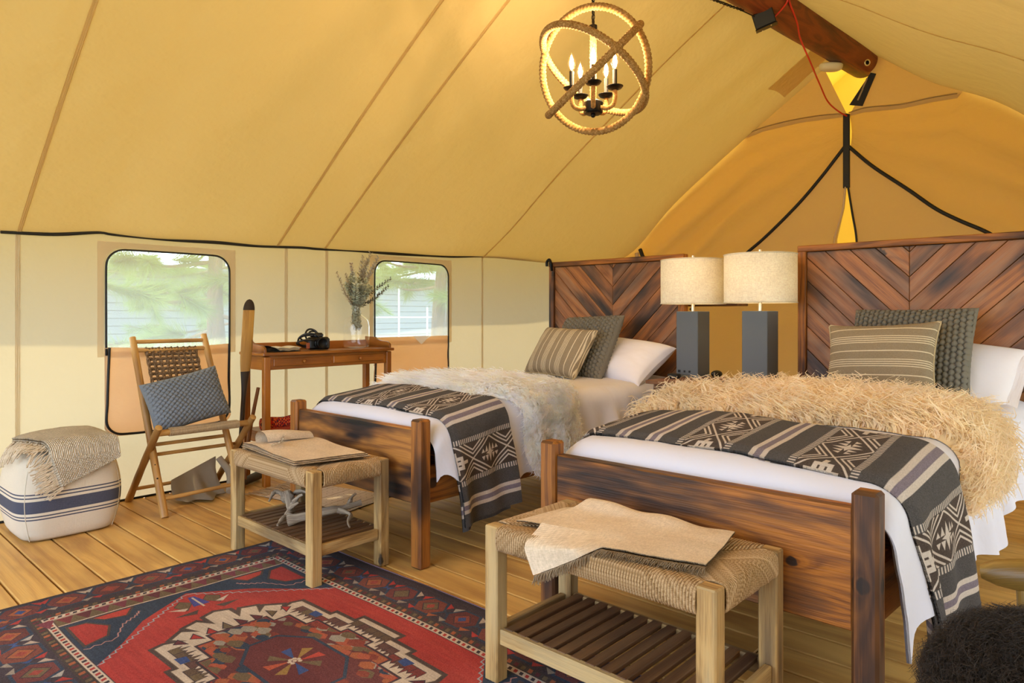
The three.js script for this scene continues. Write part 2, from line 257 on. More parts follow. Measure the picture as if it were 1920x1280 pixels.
WIN.forEach((w, i) => {
  const g = struct(`window_${i + 1}`, [XL, 0, 0]);
  const ring = (a0, y0, a1, y1, rt, rb, d) => { const s = roundRect(new THREE.Shape(), a0 - d, y0 - d, a1 + d, y1 + d, rt, rb); s.holes.push(roundRect(new THREE.Path(), a0, y0, a1, y1, 0.1, 0.0)); return new THREE.ShapeGeometry(s, 10).rotateY(PI / 2); };
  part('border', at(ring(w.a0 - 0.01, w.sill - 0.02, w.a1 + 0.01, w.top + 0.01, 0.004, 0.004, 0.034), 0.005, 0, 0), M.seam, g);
  const sc = new THREE.ShapeGeometry(roundRect(new THREE.Shape(), w.a0, w.sill - 0.04, w.a1, w.top, 0.1, 0), 12).rotateY(PI / 2); part('insect_screen', sc, M.screen, g);
  // the unzipped cover fills the lower half
  const R = rng(31 + i);
  const fold = i ? (u) => -0.03 * exp(-pow((u - 0.66) / 0.05, 2)) : () => 0;
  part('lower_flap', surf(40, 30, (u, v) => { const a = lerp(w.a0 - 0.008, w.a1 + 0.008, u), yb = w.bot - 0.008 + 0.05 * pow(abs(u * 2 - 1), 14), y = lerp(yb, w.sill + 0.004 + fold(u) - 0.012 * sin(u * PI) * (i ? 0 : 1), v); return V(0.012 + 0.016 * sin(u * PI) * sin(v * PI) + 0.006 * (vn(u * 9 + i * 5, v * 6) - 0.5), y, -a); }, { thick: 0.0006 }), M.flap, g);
  if (i) part('rolled_edge', surf(14, 4, (u, v) => { const a = lerp(3.61, 3.79, u), c = 1 - abs(u * 2 - 0.9); return V(0.02 + 0.006 * v, w.sill + 0.006 - 0.07 * v * max(0, c), -a); }, { thick: 0.001 }), std({ color: 0xf2efe6, roughness: 0.9, side: THREE.DoubleSide }), g);
  const zip = []; const N = 10; const arc = (cx, cy, r, t0, t1) => { for (let k = 0; k <= N; k++) { const t = lerp(t0, t1, k / N); zip.push(V(0.012, cy + r * sin(t), -(cx + r * cos(t)))); } };
  zip.push(V(0.012, w.sill, -w.a0)); arc(w.a0 + 0.1, w.top - 0.1, 0.1, PI, PI / 2); arc(w.a1 - 0.1, w.top - 0.1, 0.1, PI / 2, 0); zip.push(V(0.012, w.sill, -w.a1));
  part('zipper', tube(zip, (t) => 0.0062, { seg: 120, rad: 6 }), M.black, g);
  const z2 = [V(0.014, w.sill, -(w.a0 + 0.016)), V(0.014, w.bot + 0.2, -(w.a0 + 0.006)), V(0.014, w.bot + 0.06, -(w.a0 + 0.006)), V(0.014, w.bot + 0.012, -(w.a0 + 0.05)), V(0.014, w.bot, -(w.a0 + 0.14)), V(0.014, w.bot + 0.002, -(w.a0 + w.a1) / 2), V(0.014, w.bot + 0.004, -(w.a1 - 0.14)), V(0.014, w.bot + 0.016, -(w.a1 - 0.05)), V(0.014, w.bot + 0.07, -(w.a1 - 0.008)), V(0.014, w.bot + 0.3, -(w.a1 - 0.006)), V(0.014, w.sill, -(w.a1 - 0.002))];
  part('zipper', tube(z2, 0.0075, { seg: 120, rad: 6 }), M.black, g);
  part('zip_pull', boxAt(0.014, w.sill - 0.045, -w.a0 - 0.006, 0.02, w.sill - 0.005, -w.a0 + 0.006, 0.002), M.blackMetal, g);
});

// ---------------------------------------------------------------- roof
const ce = struct('ceiling');
const roofP = (u, z, side) => { // u 0 at the eave, 1 at the ridge
  const xe = side < 0 ? XL : XR, ye = eaveY(z), yr = ridgeY(z), far = smooth(-3.6, -6.2, z);
  let y = lerp(ye, yr, u) + 0.06 * sin(PI * u) * (1 - far) - 0.13 * far * exp(-pow((u - 0.14) / 0.13, 2));
  y += 0.012 * sin(z * 3.1 + u * 2) * sin(PI * u) + (side > 0 ? 0.03 * sin(u * 17 + z * 1.3) * smooth(-2.6, -6, z) * (0.4 + 0.6 * sin(u * PI)) : 0.012 * sin(z * 12 + u * 7) * exp(-pow((u - 0.85) / 0.25, 2)) * smooth(-2.5, -5, z));
  return V(lerp(xe, RX, u), y, z);
};
const RZ = [ZF, -0.92, -2.41, -2.785, -4.43, ZB];
for (const side of [-1, 1]) for (let k = 0; k + 1 < RZ.length; k++) {
  const z0 = RZ[k], z1 = RZ[k + 1];
  part('canvas_panel', surf(36, max(6, floor((z0 - z1) * 14)), (u, v) => roofP(u, lerp(z0, z1, v), side), { su: 3, sv: (z0 - z1) }), M.roofCanvas, ce);
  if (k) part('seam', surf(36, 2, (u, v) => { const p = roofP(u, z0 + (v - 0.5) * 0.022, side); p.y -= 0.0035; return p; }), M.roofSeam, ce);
}
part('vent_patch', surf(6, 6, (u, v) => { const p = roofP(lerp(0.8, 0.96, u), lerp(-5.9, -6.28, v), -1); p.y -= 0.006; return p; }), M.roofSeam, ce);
// rain fly above, wider than the tent: it shades the upper half of the wall
const rf = struct('rain_fly');
// hood over the back of the tent, second layer and unseen sides added to make its light amber
for (const lay of [0, 1]) {
  const g = lay * 0.14;
  for (const side of [-1, 1]) {
    part('rear_hood', surf(20, 8, (u, v) => V(side < 0 ? lerp(-5.02 + g, RX, u) : lerp(1.2 - g, RX, u), lerp(eaveY(-6.4) - 0.02, ridgeY(-6.4) + 0.36, u) - g * 0.8, lerp(-6.38, -7.5 + g, v))), M.fly, rf);
    part('added_side', surf(6, 6, (u, v) => V(side < 0 ? lerp(-4.47, -5.0 + g, u) : lerp(0.65, 1.18 - g, u), lerp(0, 1.62, v), lerp(-6.3, -7.45 + g, u))), M.fly, rf);
  }
  part('rear_panel', surf(20, 10, (u, v) => { const x = lerp(-5.02 + g, 1.2 - g, u), r = ridgeY(-6.4) + 0.34 - 0.66 * abs(x - RX); return V(x, lerp(0, max(1.2, r), v), -7.4 - 0.12 * (1 - v) + g); }), M.fly, rf);
}
for (const side of [-1, 1]) part('fly_panel', surf(30, 40, (u, v) => { const z = lerp(1.6, -6.4, v), x = side < 0 ? lerp(-5.02, RX, u) : lerp(1.2, RX, u); const ye = eaveY(min(1.5, max(-6.4, z))) - 0.02, yr = ridgeY(z) + 0.36; return V(x, lerp(ye, yr, u) + 0.02 * sin(v * 30), z); }), M.fly, rf);

// ---------------------------------------------------------------- end walls and right wall
const flat = (pts, z) => { const s = new THREE.Shape(pts.map((p) => new THREE.Vector2(p[0], p[1]))); const g = new THREE.ShapeGeometry(s); g.translate(0, 0, z); return g; };
const wr = struct('wall_right'); // unseen screened openings, added to brighten the sides of the beds
{ const s = new THREE.Shape(); s.moveTo(-ZF, 0); s.lineTo(-ZB, 0); s.lineTo(-ZB, 1.7); s.lineTo(-ZF, 1.55);
  for (const [a, b] of [[0.5, 2.5], [2.8, 4.8]]) { const h = new THREE.Path(); roundRect(h, a, 0.25, b, 1.5, 0.1, 0.05); s.holes.push(h); part('insect_screen', at(new THREE.ShapeGeometry(roundRect(new THREE.Shape(), a, 0.25, b, 1.5, 0.1, 0.05), 10).rotateY(PI / 2), XR, 0, 0), M.fillScreen, wr); }
  part('canvas_panel', at(new THREE.ShapeGeometry(s, 10).rotateY(PI / 2), XR, 0, 0), M.wallCanvas, wr); }
const wf = struct('wall_front');
{ const e = eaveY(ZF), y = ridgeY(ZF);
  const D = [-4.2, 0.4];
  const onRoof = (x) => (x < RX ? lerp(e, y, (x - XL) / (RX - XL)) : lerp(e, y, (XR - x) / (XR - RX)));
  part('canvas_panel', flat([[XL, 0], [D[0], 0], [D[0], onRoof(D[0])], [XL, e]], ZF), M.wallCanvas, wf);
  part('canvas_panel', flat([[D[1], 0], [XR, 0], [XR, e], [D[1], onRoof(D[1])]], ZF), M.wallCanvas, wf);
  part('header_strip', flat([[D[0], onRoof(D[0]) - 0.12], [RX, y - 0.12], [D[1], onRoof(D[1]) - 0.12], [D[1], onRoof(D[1])], [RX, y], [D[0], onRoof(D[0])]], ZF), M.wallCanvas, wf);
}
const wb = struct('wall_back');
{
  const Z = ZB, roofL = (x) => lerp(1.685, 3.44, (x - XL) / (RX - XL)), roofR = (x) => lerp(1.685, 3.44, (XR - x) / (XR - RX));
  const cL = [[-1.925, 2.566], [-2.127, 2.32], [-2.319, 2.112], [-2.635, 1.825], [-2.806, 1.694], [-3.05, 1.5], [-3.4, 1.15], [-3.75, 0.6], [-4.1, 0]];
  const cR = [[-1.895, 2.558], [-1.716, 2.369], [-1.441, 2.131], [-1.228, 1.941], [-1.064, 1.832], [-0.907, 1.739], [-0.6, 1.5], [-0.2, 1.15], [0.1, 0.6], [0.35, 0]];
  const sL = [[-1.912, 2.849], [-2.045, 2.871], [-2.323, 2.887], [-2.67, 2.868], [-2.85, 2.83]], sR = [[-1.904, 2.857], [-1.783, 2.874], [-1.497, 2.847], [-1.284, 2.855], [-1.1, 2.85]];
  // upper pieces, either side of the vent below the ridge log
  part('canvas_panel', flat([[-1.912, 2.83], [-2.11, 3.29], ...[-2.2, -2.5, -2.95].map((x) => [x, roofL(x) + 0.14]), ...sL.slice().reverse().map((p) => [p[0], p[1] - 0.035])].slice(0, -1), Z), M.gable, wb);
  part('canvas_panel', flat([[-1.908, 2.83], ...sR.slice(1).map((p) => [p[0], p[1] - 0.035]), ...[-1.0, -1.4, -1.7].map((x) => [x, roofR(x) + 0.14]), [-1.72, 3.2], [-1.76, 3.1], [-1.826, 2.966]], Z), M.gable, wb);
  // lower light panels, cut to a curve, with a slit between them
  part('door_panel', flat([...cL, [-1.912, 0], [-1.96, 0.9], [-1.992, 1.757], [-1.93, 2.032], [-1.914, 2.207]], Z + 0.03), M.gable, wb);
  part('door_panel', flat([[-1.910, 2.207], [-1.865, 1.979], [-1.83, 1.736], [-1.86, 0.9], [-1.908, 0], ...cR.slice().reverse()], Z + 0.03), M.gable, wb);
  // gathered drapes between the upper seam and the curves
  const along = (P, t) => { const L = [0]; for (let k = 1; k < P.length; k++) L.push(L[k - 1] + hypot(P[k][0] - P[k - 1][0], P[k][1] - P[k - 1][1])); const d = t * L[L.length - 1]; for (let k = 1; k < P.length; k++) if (d <= L[k] + 1e-9) { const f = (d - L[k - 1]) / (L[k] - L[k - 1]); return [lerp(P[k - 1][0], P[k][0], f), lerp(P[k - 1][1], P[k][1], f)]; } return P[P.length - 1]; };
  for (const [c, s, sd] of [[cL, [...sL, [-3.0, 2.82], [-4.45, 1.80], [-4.45, 0.9], [-4.45, 0]], 0], [cR, [...sR, [-0.95, 2.93], [0.63, 1.84], [0.63, 0.9], [0.63, 0]], 1]]) {
    part('drape', surf(70, 24, (u, v) => { const a = along(s, u), b = along(c, u); const q = sin(PI * v); return V(lerp(a[0], b[0], v), lerp(a[1], b[1], v) - 0.004 * (1 - v) + 0.009 * v, Z - 0.01 + 0.05 * sin(v * 24 + u * 5 + 2 * vn(u * 6, v * 5)) * q * smooth(0, 0.5, u) - 0.05 * q); }, { su: 3, sv: 1 }), M.drape, wb);
    part('binding', tube(c.slice(0, 7).map((p) => V(p[0], p[1], Z + 0.04)), 0.015, { seg: 60, rad: 6 }), M.black, wb);
    part('seam', tube(s.slice(0, 5).map((p) => V(p[0], p[1], Z + 0.012)), 0.006, { seg: 40, rad: 5 }), M.drape, wb);
  }
  part('zipper_strap', boxAt(-1.94, 2.2, Z + 0.03, -1.886, 2.84, Z + 0.05, 0.004), M.black, wb);
  part('binding', tube([V(-1.9, 2.21, Z + 0.045), V(-1.865, 1.979, Z + 0.045), V(-1.83, 1.736, Z + 0.045), V(-1.84, 1.2, Z + 0.045)], 0.009, { seg: 30, rad: 6 }), M.black, wb);
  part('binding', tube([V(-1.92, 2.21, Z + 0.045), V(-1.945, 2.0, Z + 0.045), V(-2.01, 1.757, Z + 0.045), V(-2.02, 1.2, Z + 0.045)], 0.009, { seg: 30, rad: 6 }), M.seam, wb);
  part('webbing_strap', at(prism([[-0.05, -0.14], [0.06, -0.125], [0.055, 0.15], [0.008, 0.15]], 0, 0.006, 0.001), -1.795, 3.03, Z + 0.012, 0, 0, -0.42), M.black, wb);
  for (const k of [-0.035, 0.035]) part('webbing_stripe', at(box(0.013, 0.10, 0.004, 0.001), -1.79 + k * 0.5, 3.035 + k * 1.2, Z + 0.02, 0, 0, -0.42), M.gable, wb);
  part('tie_strap', tube([V(-3.98, 1.8, Z + 0.06), V(-3.94, 1.72, Z + 0.07), V(-3.87, 1.6, Z + 0.06)], 0.022, { seg: 12, rad: 6 }), M.black, wb);
  part('tie_strap', tube([V(-4.02, 1.76, Z + 0.06), V(-4.0, 1.68, Z + 0.07), V(-3.97, 1.56, Z + 0.06)], 0.026, { seg: 12, rad: 6 }), M.seam, wb);
}

// ---------------------------------------------------------------- outdoors
{
  const t = dataTex(512, 512, (u, v) => { const n = fbm(u * 10, v * 10, 5), g = smooth(0.5, 0.62, fbm(u * 6 + 9, v * 6, 4)); return mixc(mixc([214, 200, 172], [186, 170, 140], n), mixc([150, 156, 100], [112, 126, 72], n), g * 0.8); }, true, 12, 12);
  const g = new THREE.PlaneGeometry(90, 90); g.rotateX(-PI / 2); g.translate(0, -0.3, 0);
  const m = single('ground', g, std({ map: t, roughness: 1 }), 'pale sandy ground with grass outside the tent windows', 'ground'); m.userData.kind = 'structure';
}
const bark = woodMat(21, { light: [132, 108, 86], mid: [104, 82, 64], dark: [62, 48, 38], rings: 40, warp: 2, patch: 0.9, fine: 0.6 }, 0.95, 0.01);
function pine(name, label, x, z, h, seed, { lean = 0, low = 0.9, n = 26, reach = 2.2 } = {}) {
  const R = rng(seed), t = thing(name, label, 'tree', [x, -0.3, z]);
  const trunk = [V(0, 0, 0), V(lean * 0.3, h * 0.35, 0.05), V(lean * 0.7, h * 0.7, -0.05), V(lean, h, 0)];
  part('trunk', tube(trunk, (q) => lerp(0.13, 0.03, q), { seg: 20, rad: 8 }), bark, t);
  const tr = new THREE.CatmullRomCurve3(trunk), blades = [], br = [];
  const Q = new THREE.Matrix4(), tips = [];
  for (let k = 0; k < n; k++) {
    const y = lerp(low, 0.98 * h, pow(k / n, 0.9)), p = tr.getPoint(y / h), a = k * 2.4 + R(), L = reach * (1.15 - y / h) * (0.7 + R() * 0.5);
    const d = V(cos(a), -0.08 + 0.25 * R(), sin(a)), e = p.clone().addScaledVector(d, L), m = p.clone().addScaledVector(d, L * 0.55); m.y -= 0.1 * L; e.y -= 0.05 * L;
    br.push(tube([p, m, e], (q) => lerp(0.028, 0.008, q), { seg: 8, rad: 5 }));
    for (let s = 0; s < 7; s++) { const f = 0.3 + 0.7 * R(), b = p.clone().lerp(e, f), w = b.clone().add(V(R() - 0.5, R() * 0.25 - 0.2, R() - 0.5).multiplyScalar(0.55 * L)); br.push(tube([b, b.clone().lerp(w, 0.5).add(V(0, 0.03, 0)), w], (q) => lerp(0.012, 0.005, q), { seg: 5, rad: 4 })); for (const ff of [0.3, 0.5, 0.75, 1]) tips.push([b.clone().lerp(w, ff), V().subVectors(w, b).normalize()]); }
    tips.push([e, d]);
  }
  part('branch', br, bark, t, { kind: 'stuff' });
  const tuft = []; for (let k = 0; k < 60; k++) { const a = k * 2.399, s = 0.25 + 0.75 * R(), d = V(cos(a) * s, sqrt(max(0, 1 - s * s)) * 0.9 + 0.1, sin(a) * s).normalize(), l = 0.15 + 0.07 * R(), wv = V().crossVectors(d, V(R(), R(), R())).normalize().multiplyScalar(0.003), b0 = d.clone().multiplyScalar(0.01).add(V(0, (R() - 0.8) * 0.12, 0)), e = b0.clone().addScaledVector(d, l); tuft.push(b0.x - wv.x, b0.y - wv.y, b0.z - wv.z, b0.x + wv.x, b0.y + wv.y, b0.z + wv.z, e.x, e.y, e.z); }
  const tg = new THREE.BufferGeometry(); tg.setAttribute('position', new THREE.Float32BufferAttribute(tuft, 3)); tg.computeVertexNormals();
  const im = shade(new THREE.InstancedMesh(tg, new THREE.MeshPhysicalMaterial({ color: 0x9aa86a, roughness: 0.9, transmission: 0.4, thickness: 0, specularIntensity: 0.2, side: THREE.DoubleSide }), tips.length));
  tips.forEach(([p, d], k) => { Q.compose(p, new THREE.Quaternion().setFromUnitVectors(V(0, 1, 0), d), V(1, 1, 1).multiplyScalar(0.9 + 0.6 * R())); im.setMatrixAt(k, Q); im.setColorAt(k, new THREE.Color().setHSL(0.2 + 0.06 * R(), 0.3, 0.42 + 0.2 * R())); });
  im.name = 'needles'; im.userData.kind = 'stuff'; t.add(im);
}
pine('pine_tree', 'pine with drooping boughs close behind the window by the folding chair', -7.6, -3.5, 4.0, 3, { lean: -0.5, low: 1.0, n: 22, reach: 1.9 });
pine('pine_tree', 'second pine a little behind the one outside the window beside the vase', -8.6, -7.8, 5.5, 9, { lean: 0.4, low: 1.75, n: 34, reach: 2.4 });
pine('pine_tree', 'pine with low boughs close outside the window beside the vase', -7.7, -6.75, 4.2, 23, { lean: 0.2, low: 1.55, n: 20, reach: 1.7 });
pine('pine_tree', 'pine farther off, standing between the views of the two windows', -12.5, -6.2, 6.5, 14, { low: 1.0, n: 30, reach: 2.6 });
pine('pine_tree', 'pine behind the grey shed outside', -24, -11, 8, 15, { low: 2.9, n: 32, reach: 3.2 });
{
  const s = thing('shed', 'long grey shed standing beyond the pines outside the windows', 'shed', [-15.5, -0.3, -9.5]);
  const g = std({ color: 0x6e7475, roughness: 0.9 });
  for (let k = 0; k < 14; k++) part('wall_board', boxAt(-0.02, 0.05 + k * 0.16, -6.5, 0.02, 0.2 + k * 0.16, 6.5, 0.006, 2), g, s);
  part('wall', boxAt(-3, 0, -6.5, -0.025, 2.3, 6.5, 0.01), g, s); part('roof', boxAt(-3.2, 2.3, -6.7, 0.3, 2.42, 6.7, 0.02), std({ color: 0x5f6264, roughness: 0.8 }), s);
  part('door', boxAt(0.02, 0.1, 1.2, 0.05, 2.1, 2.2, 0.01), std({ color: 0x75797b, roughness: 0.7 }), s);
  const f = thing('railing', 'white pipe railing outside the window beside the vase', 'railing', [-11.2, -0.3, -9.3]);
  const wp = std({ color: 0xe8e8e4, roughness: 0.5 });
  for (const z of [-1.6, -0.2, 0.55, 1.9]) part('post', tube([V(0, 0, z), V(0, z === 0.55 ? 2.0 : 1.55, z)], 0.016, { seg: 2, rad: 8 }), wp, f);
  part('rail', tube([V(0, 1.35, -1.9), V(0, 1.35, 2.1)], 0.011, { seg: 2, rad: 8 }), wp, f);
}

// ---------------------------------------------------------------- beds
const bedWoods = [41, 42, 43, 44].map((k) => woodMat(k, { light: [158, 96, 28], mid: [112, 62, 14], dark: [42, 21, 6], rings: 22 + k % 3 * 5, warp: 1.6, knots: 5, patch: 1.4, fine: 0.5, worn: 0.3, wornC: [180, 114, 50] }, 0.58, 0.0008));
const headWoods = [51, 52, 53, 54, 55, 56].map((k) => woodMat(k, { light: [k % 2 ? 166 : 154, k % 2 ? 104 : 98, k % 2 ? 48 : 54], mid: [126, 74, 32], dark: [60, 37, 22], rings: 12 + k % 4 * 3, warp: 1.5, knots: 1 + k % 3, patch: 1.3, fine: 0.5, worn: 0.6, wornC: [150, 118, 96] }, 0.5, 0.0006));
const footWoodA = woodMat(61, { light: [176, 116, 46], mid: [130, 76, 26], dark: [40, 19, 8], rings: 13, warp: 3.2, knots: 9, patch: 1.6, fine: 0.35, worn: 0.3, wornC: [190, 126, 62] }, 0.58, 0.0008);
const footWoodB = woodMat(62, { light: [172, 102, 20], mid: [128, 70, 9], dark: [48, 24, 5], rings: 30, warp: 2.4, knots: 11, patch: 1.3, fine: 0.6, worn: 0.45, wornC: [190, 120, 44] }, 0.6, 0.0008);
function makeBed(label, { xf, xh, fw, hw, mat }) { // xf, xh: centres at foot and head
  const zf = -1.935, zh = -4.15, t = thing('bed', label, 'bed', [xf, 0, zf]), dx = xh - xf, L = zf - zh, px = fw / 2;
  for (const s of [-1, 1]) part('post', at(box(0.066, 0.645, 0.066, 0.008, 1), s * px, 0.3225, 0), bedWoods[s + 1], t);
  part('footboard', at(box(fw - 0.066, 0.325, 0.042, 0.004, 0, [0.3, 0.1]), 0, 0.437, -0.004), mat, t);
  for (const s of [-1, 1]) { const a = V(s * (px - 0.012), 0.35, -0.03), b = V(dx + s * (px - 0.012), 0.35, -L + 0.02), l = a.distanceTo(b); part('side_rail', at(box(0.03, 0.16, l, 0.004, 2), (a.x + b.x) / 2, 0.35, (a.z + b.z) / 2, 0, Math.atan2(b.x - a.x, b.z - a.z) + PI), bedWoods[3], t); }
  for (let k = 0; k < 9; k++) part('unseen_slat', at(box(fw - 0.1, 0.02, 0.2, 0.003, 0), lerp(0, dx, (k + 0.6) / 9), 0.33, -0.05 - (k + 0.5) * (L - 0.1) / 9), bedWoods[3], t);  // unseen slats, added to keep light off the floor below
  const H = 1.505, y0 = 0.3, W = hw / 2, st = 0.046;
  const hb = part('headboard', at(box(hw - 0.06, H - y0 - 0.02, 0.014, 0.002, 0), dx, (H + y0) / 2, -L - 0.018), bedWoods[1], t);
  for (const s of [-1, 1]) part('headboard_post', at(box(st, H - 0.03, 0.06, 0.004, 1), dx + s * (W - st / 2), (H - 0.03) / 2, -L), bedWoods[0], t);
  part('headboard_rail', at(box(hw, 0.036, 0.066, 0.004, 0), dx, H - 0.018, -L + 0.002), bedWoods[2], t);
  part('headboard_rail', at(box(hw - 2 * st, 0.06, 0.04, 0.004, 0), dx, y0, -L), bedWoods[2], t);
  const R = rng(fw * 1000), step = 0.1335, xm = W - st - 0.001, yt = H - 0.038;
  for (const s of [-1, 1]) for (let c = -1.0; c < 1.4; c += step) {
    let p = [[0.0008, y0 + 0.03], [xm, y0 + 0.03], [xm, yt], [0.0008, yt]];
    p = clipPoly(p, -1, 1, c + step + y0 - 0.0016); p = clipPoly(p, 1, -1, -c - y0 - 0.0016);
    if (p.length < 3) continue; let ar = 0; for (let i = 0; i < p.length; i++) { const a = p[i], b = p[(i + 1) % p.length]; ar += a[0] * b[1] - b[0] * a[1]; } if (abs(ar) < 0.0006) continue;
    const g = prism(s > 0 ? p : p.map((q) => [-q[0], q[1]]), 0, 0.018 + R() * 0.002, 0.0022, [s * 0.7071, 0.7071], [R() * 4, R() * 2]);
    part('plank', at(g, dx, 0, -L - 0.01), headWoods[floor(R() * 6)], hb);
  }
  return t;
}
makeBed('far dark pine bed with white sheepskin, next to the wall with windows', { xf: -2.832, xh: -2.83, fw: 1.015, hw: 1.16, mat: footWoodA });
const bed2 = makeBed('near dark pine bed with tan curly sheepskin, closest to the viewer', { xf: -1.057, xh: -0.93, fw: 1.055, hw: 1.16, mat: footWoodB });
single('hook', tube([V(-3.372, 1.44, -4.112), V(-3.366, 1.49, -4.095), V(-3.385, 1.525, -4.098), V(-3.41, 1.51, -4.1), V(-3.412, 1.475, -4.1)], 0.011, { seg: 24, rad: 8 }), M.blackMetal, 'dark iron hook on the upper left corner of the far headboard', 'hook');

// bedding: the cross-section of a made bed. s: signed arc length across, z: along
function bedForm({ xf, xh, hw, top, r = 0.1, flare = 0.1, seed = 0, foot = -1.975, head = -4.1, fold = 1 }) {
  return (s, z, off = 0) => {
    const cx = lerp(xf, xh, clamp((-1.935 - z) / 2.215)), a = abs(s), sg = s < 0 ? -1 : 1, w0 = hw - r, arc = r * (PI / 2 - flare);
    const y0 = top - 0.055 * smooth(-2.55, foot, z) - (z > foot - 0.12 ? 0.11 * (1 - sqrt(max(0, 1 - pow((z - (foot - 0.12)) / 0.12, 2)))) : 0);
    let x, y, nx, ny;
    if (a < w0) { x = a; y = y0 + 0.018 * cos(a / w0 * PI / 2); nx = 0; ny = 1; }
    else if (a < w0 + arc) { const t = (a - w0) / r; x = w0 + r * sin(t); y = y0 - r + r * cos(t); nx = sin(t); ny = cos(t); }
    else { const t = PI / 2 - flare, d = a - w0 - arc; nx = sin(t); ny = cos(t); x = w0 + r * nx + d * ny; y = y0 - r + r * ny - d * nx; }
    let k = 0; if (fold) { const d = smooth(w0 + arc * 0.5, w0 + arc + 0.3, a); const ph = z * 15 + 2.2 * vn(z * 3 + seed, a * 2 + sg); k = fold * (d * (1 + 0.9 * smooth(-2.9, -3.5, z)) * (0.02 * sin(ph) + 0.013 * sin(z * 35 + seed + a * 3)) + 0.012 * (fbm(s * 3.1 + seed, z * 3.1, 3) - 0.5) + 0.006 * (fbm(s * 11, z * 9 + seed, 3) - 0.5)); }
    k += off; return V(cx + sg * (x + nx * k), y + ny * k, z);
  };
}
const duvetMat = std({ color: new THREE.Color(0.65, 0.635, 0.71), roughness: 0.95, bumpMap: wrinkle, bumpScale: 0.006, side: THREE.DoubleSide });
const B1 = { xf: -2.832, xh: -2.832, hw: 0.552, top: 0.685, seed: 3 }, B2 = { xf: -1.05, xh: -0.94, hw: 0.575, top: 0.69, seed: 11 };
const F1 = bedForm(B1), F2 = bedForm(B2);
function duvet(label, B, F, hem, name) {
  const t = thing(name, label, 'duvet', [0, 0, 0]);
  const len = (h) => (B.hw - 0.1) + 0.1 * (PI / 2 - 0.1) + (B.top - 0.1 - h);
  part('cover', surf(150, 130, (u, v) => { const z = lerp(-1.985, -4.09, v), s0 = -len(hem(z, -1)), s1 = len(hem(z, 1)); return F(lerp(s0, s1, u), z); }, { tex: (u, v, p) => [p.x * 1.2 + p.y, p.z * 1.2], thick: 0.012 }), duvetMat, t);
  return t;
}
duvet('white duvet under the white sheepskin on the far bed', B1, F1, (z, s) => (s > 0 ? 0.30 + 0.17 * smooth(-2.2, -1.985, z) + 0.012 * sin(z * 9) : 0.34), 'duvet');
duvet('white duvet under the tan curly sheepskin on the near bed', B2, F2, (z, s) => (s > 0 ? 0.30 + 0.05 * sin(z * 3.2 + 0.5) + 0.03 * sin(z * 11) : 0.34), 'duvet');

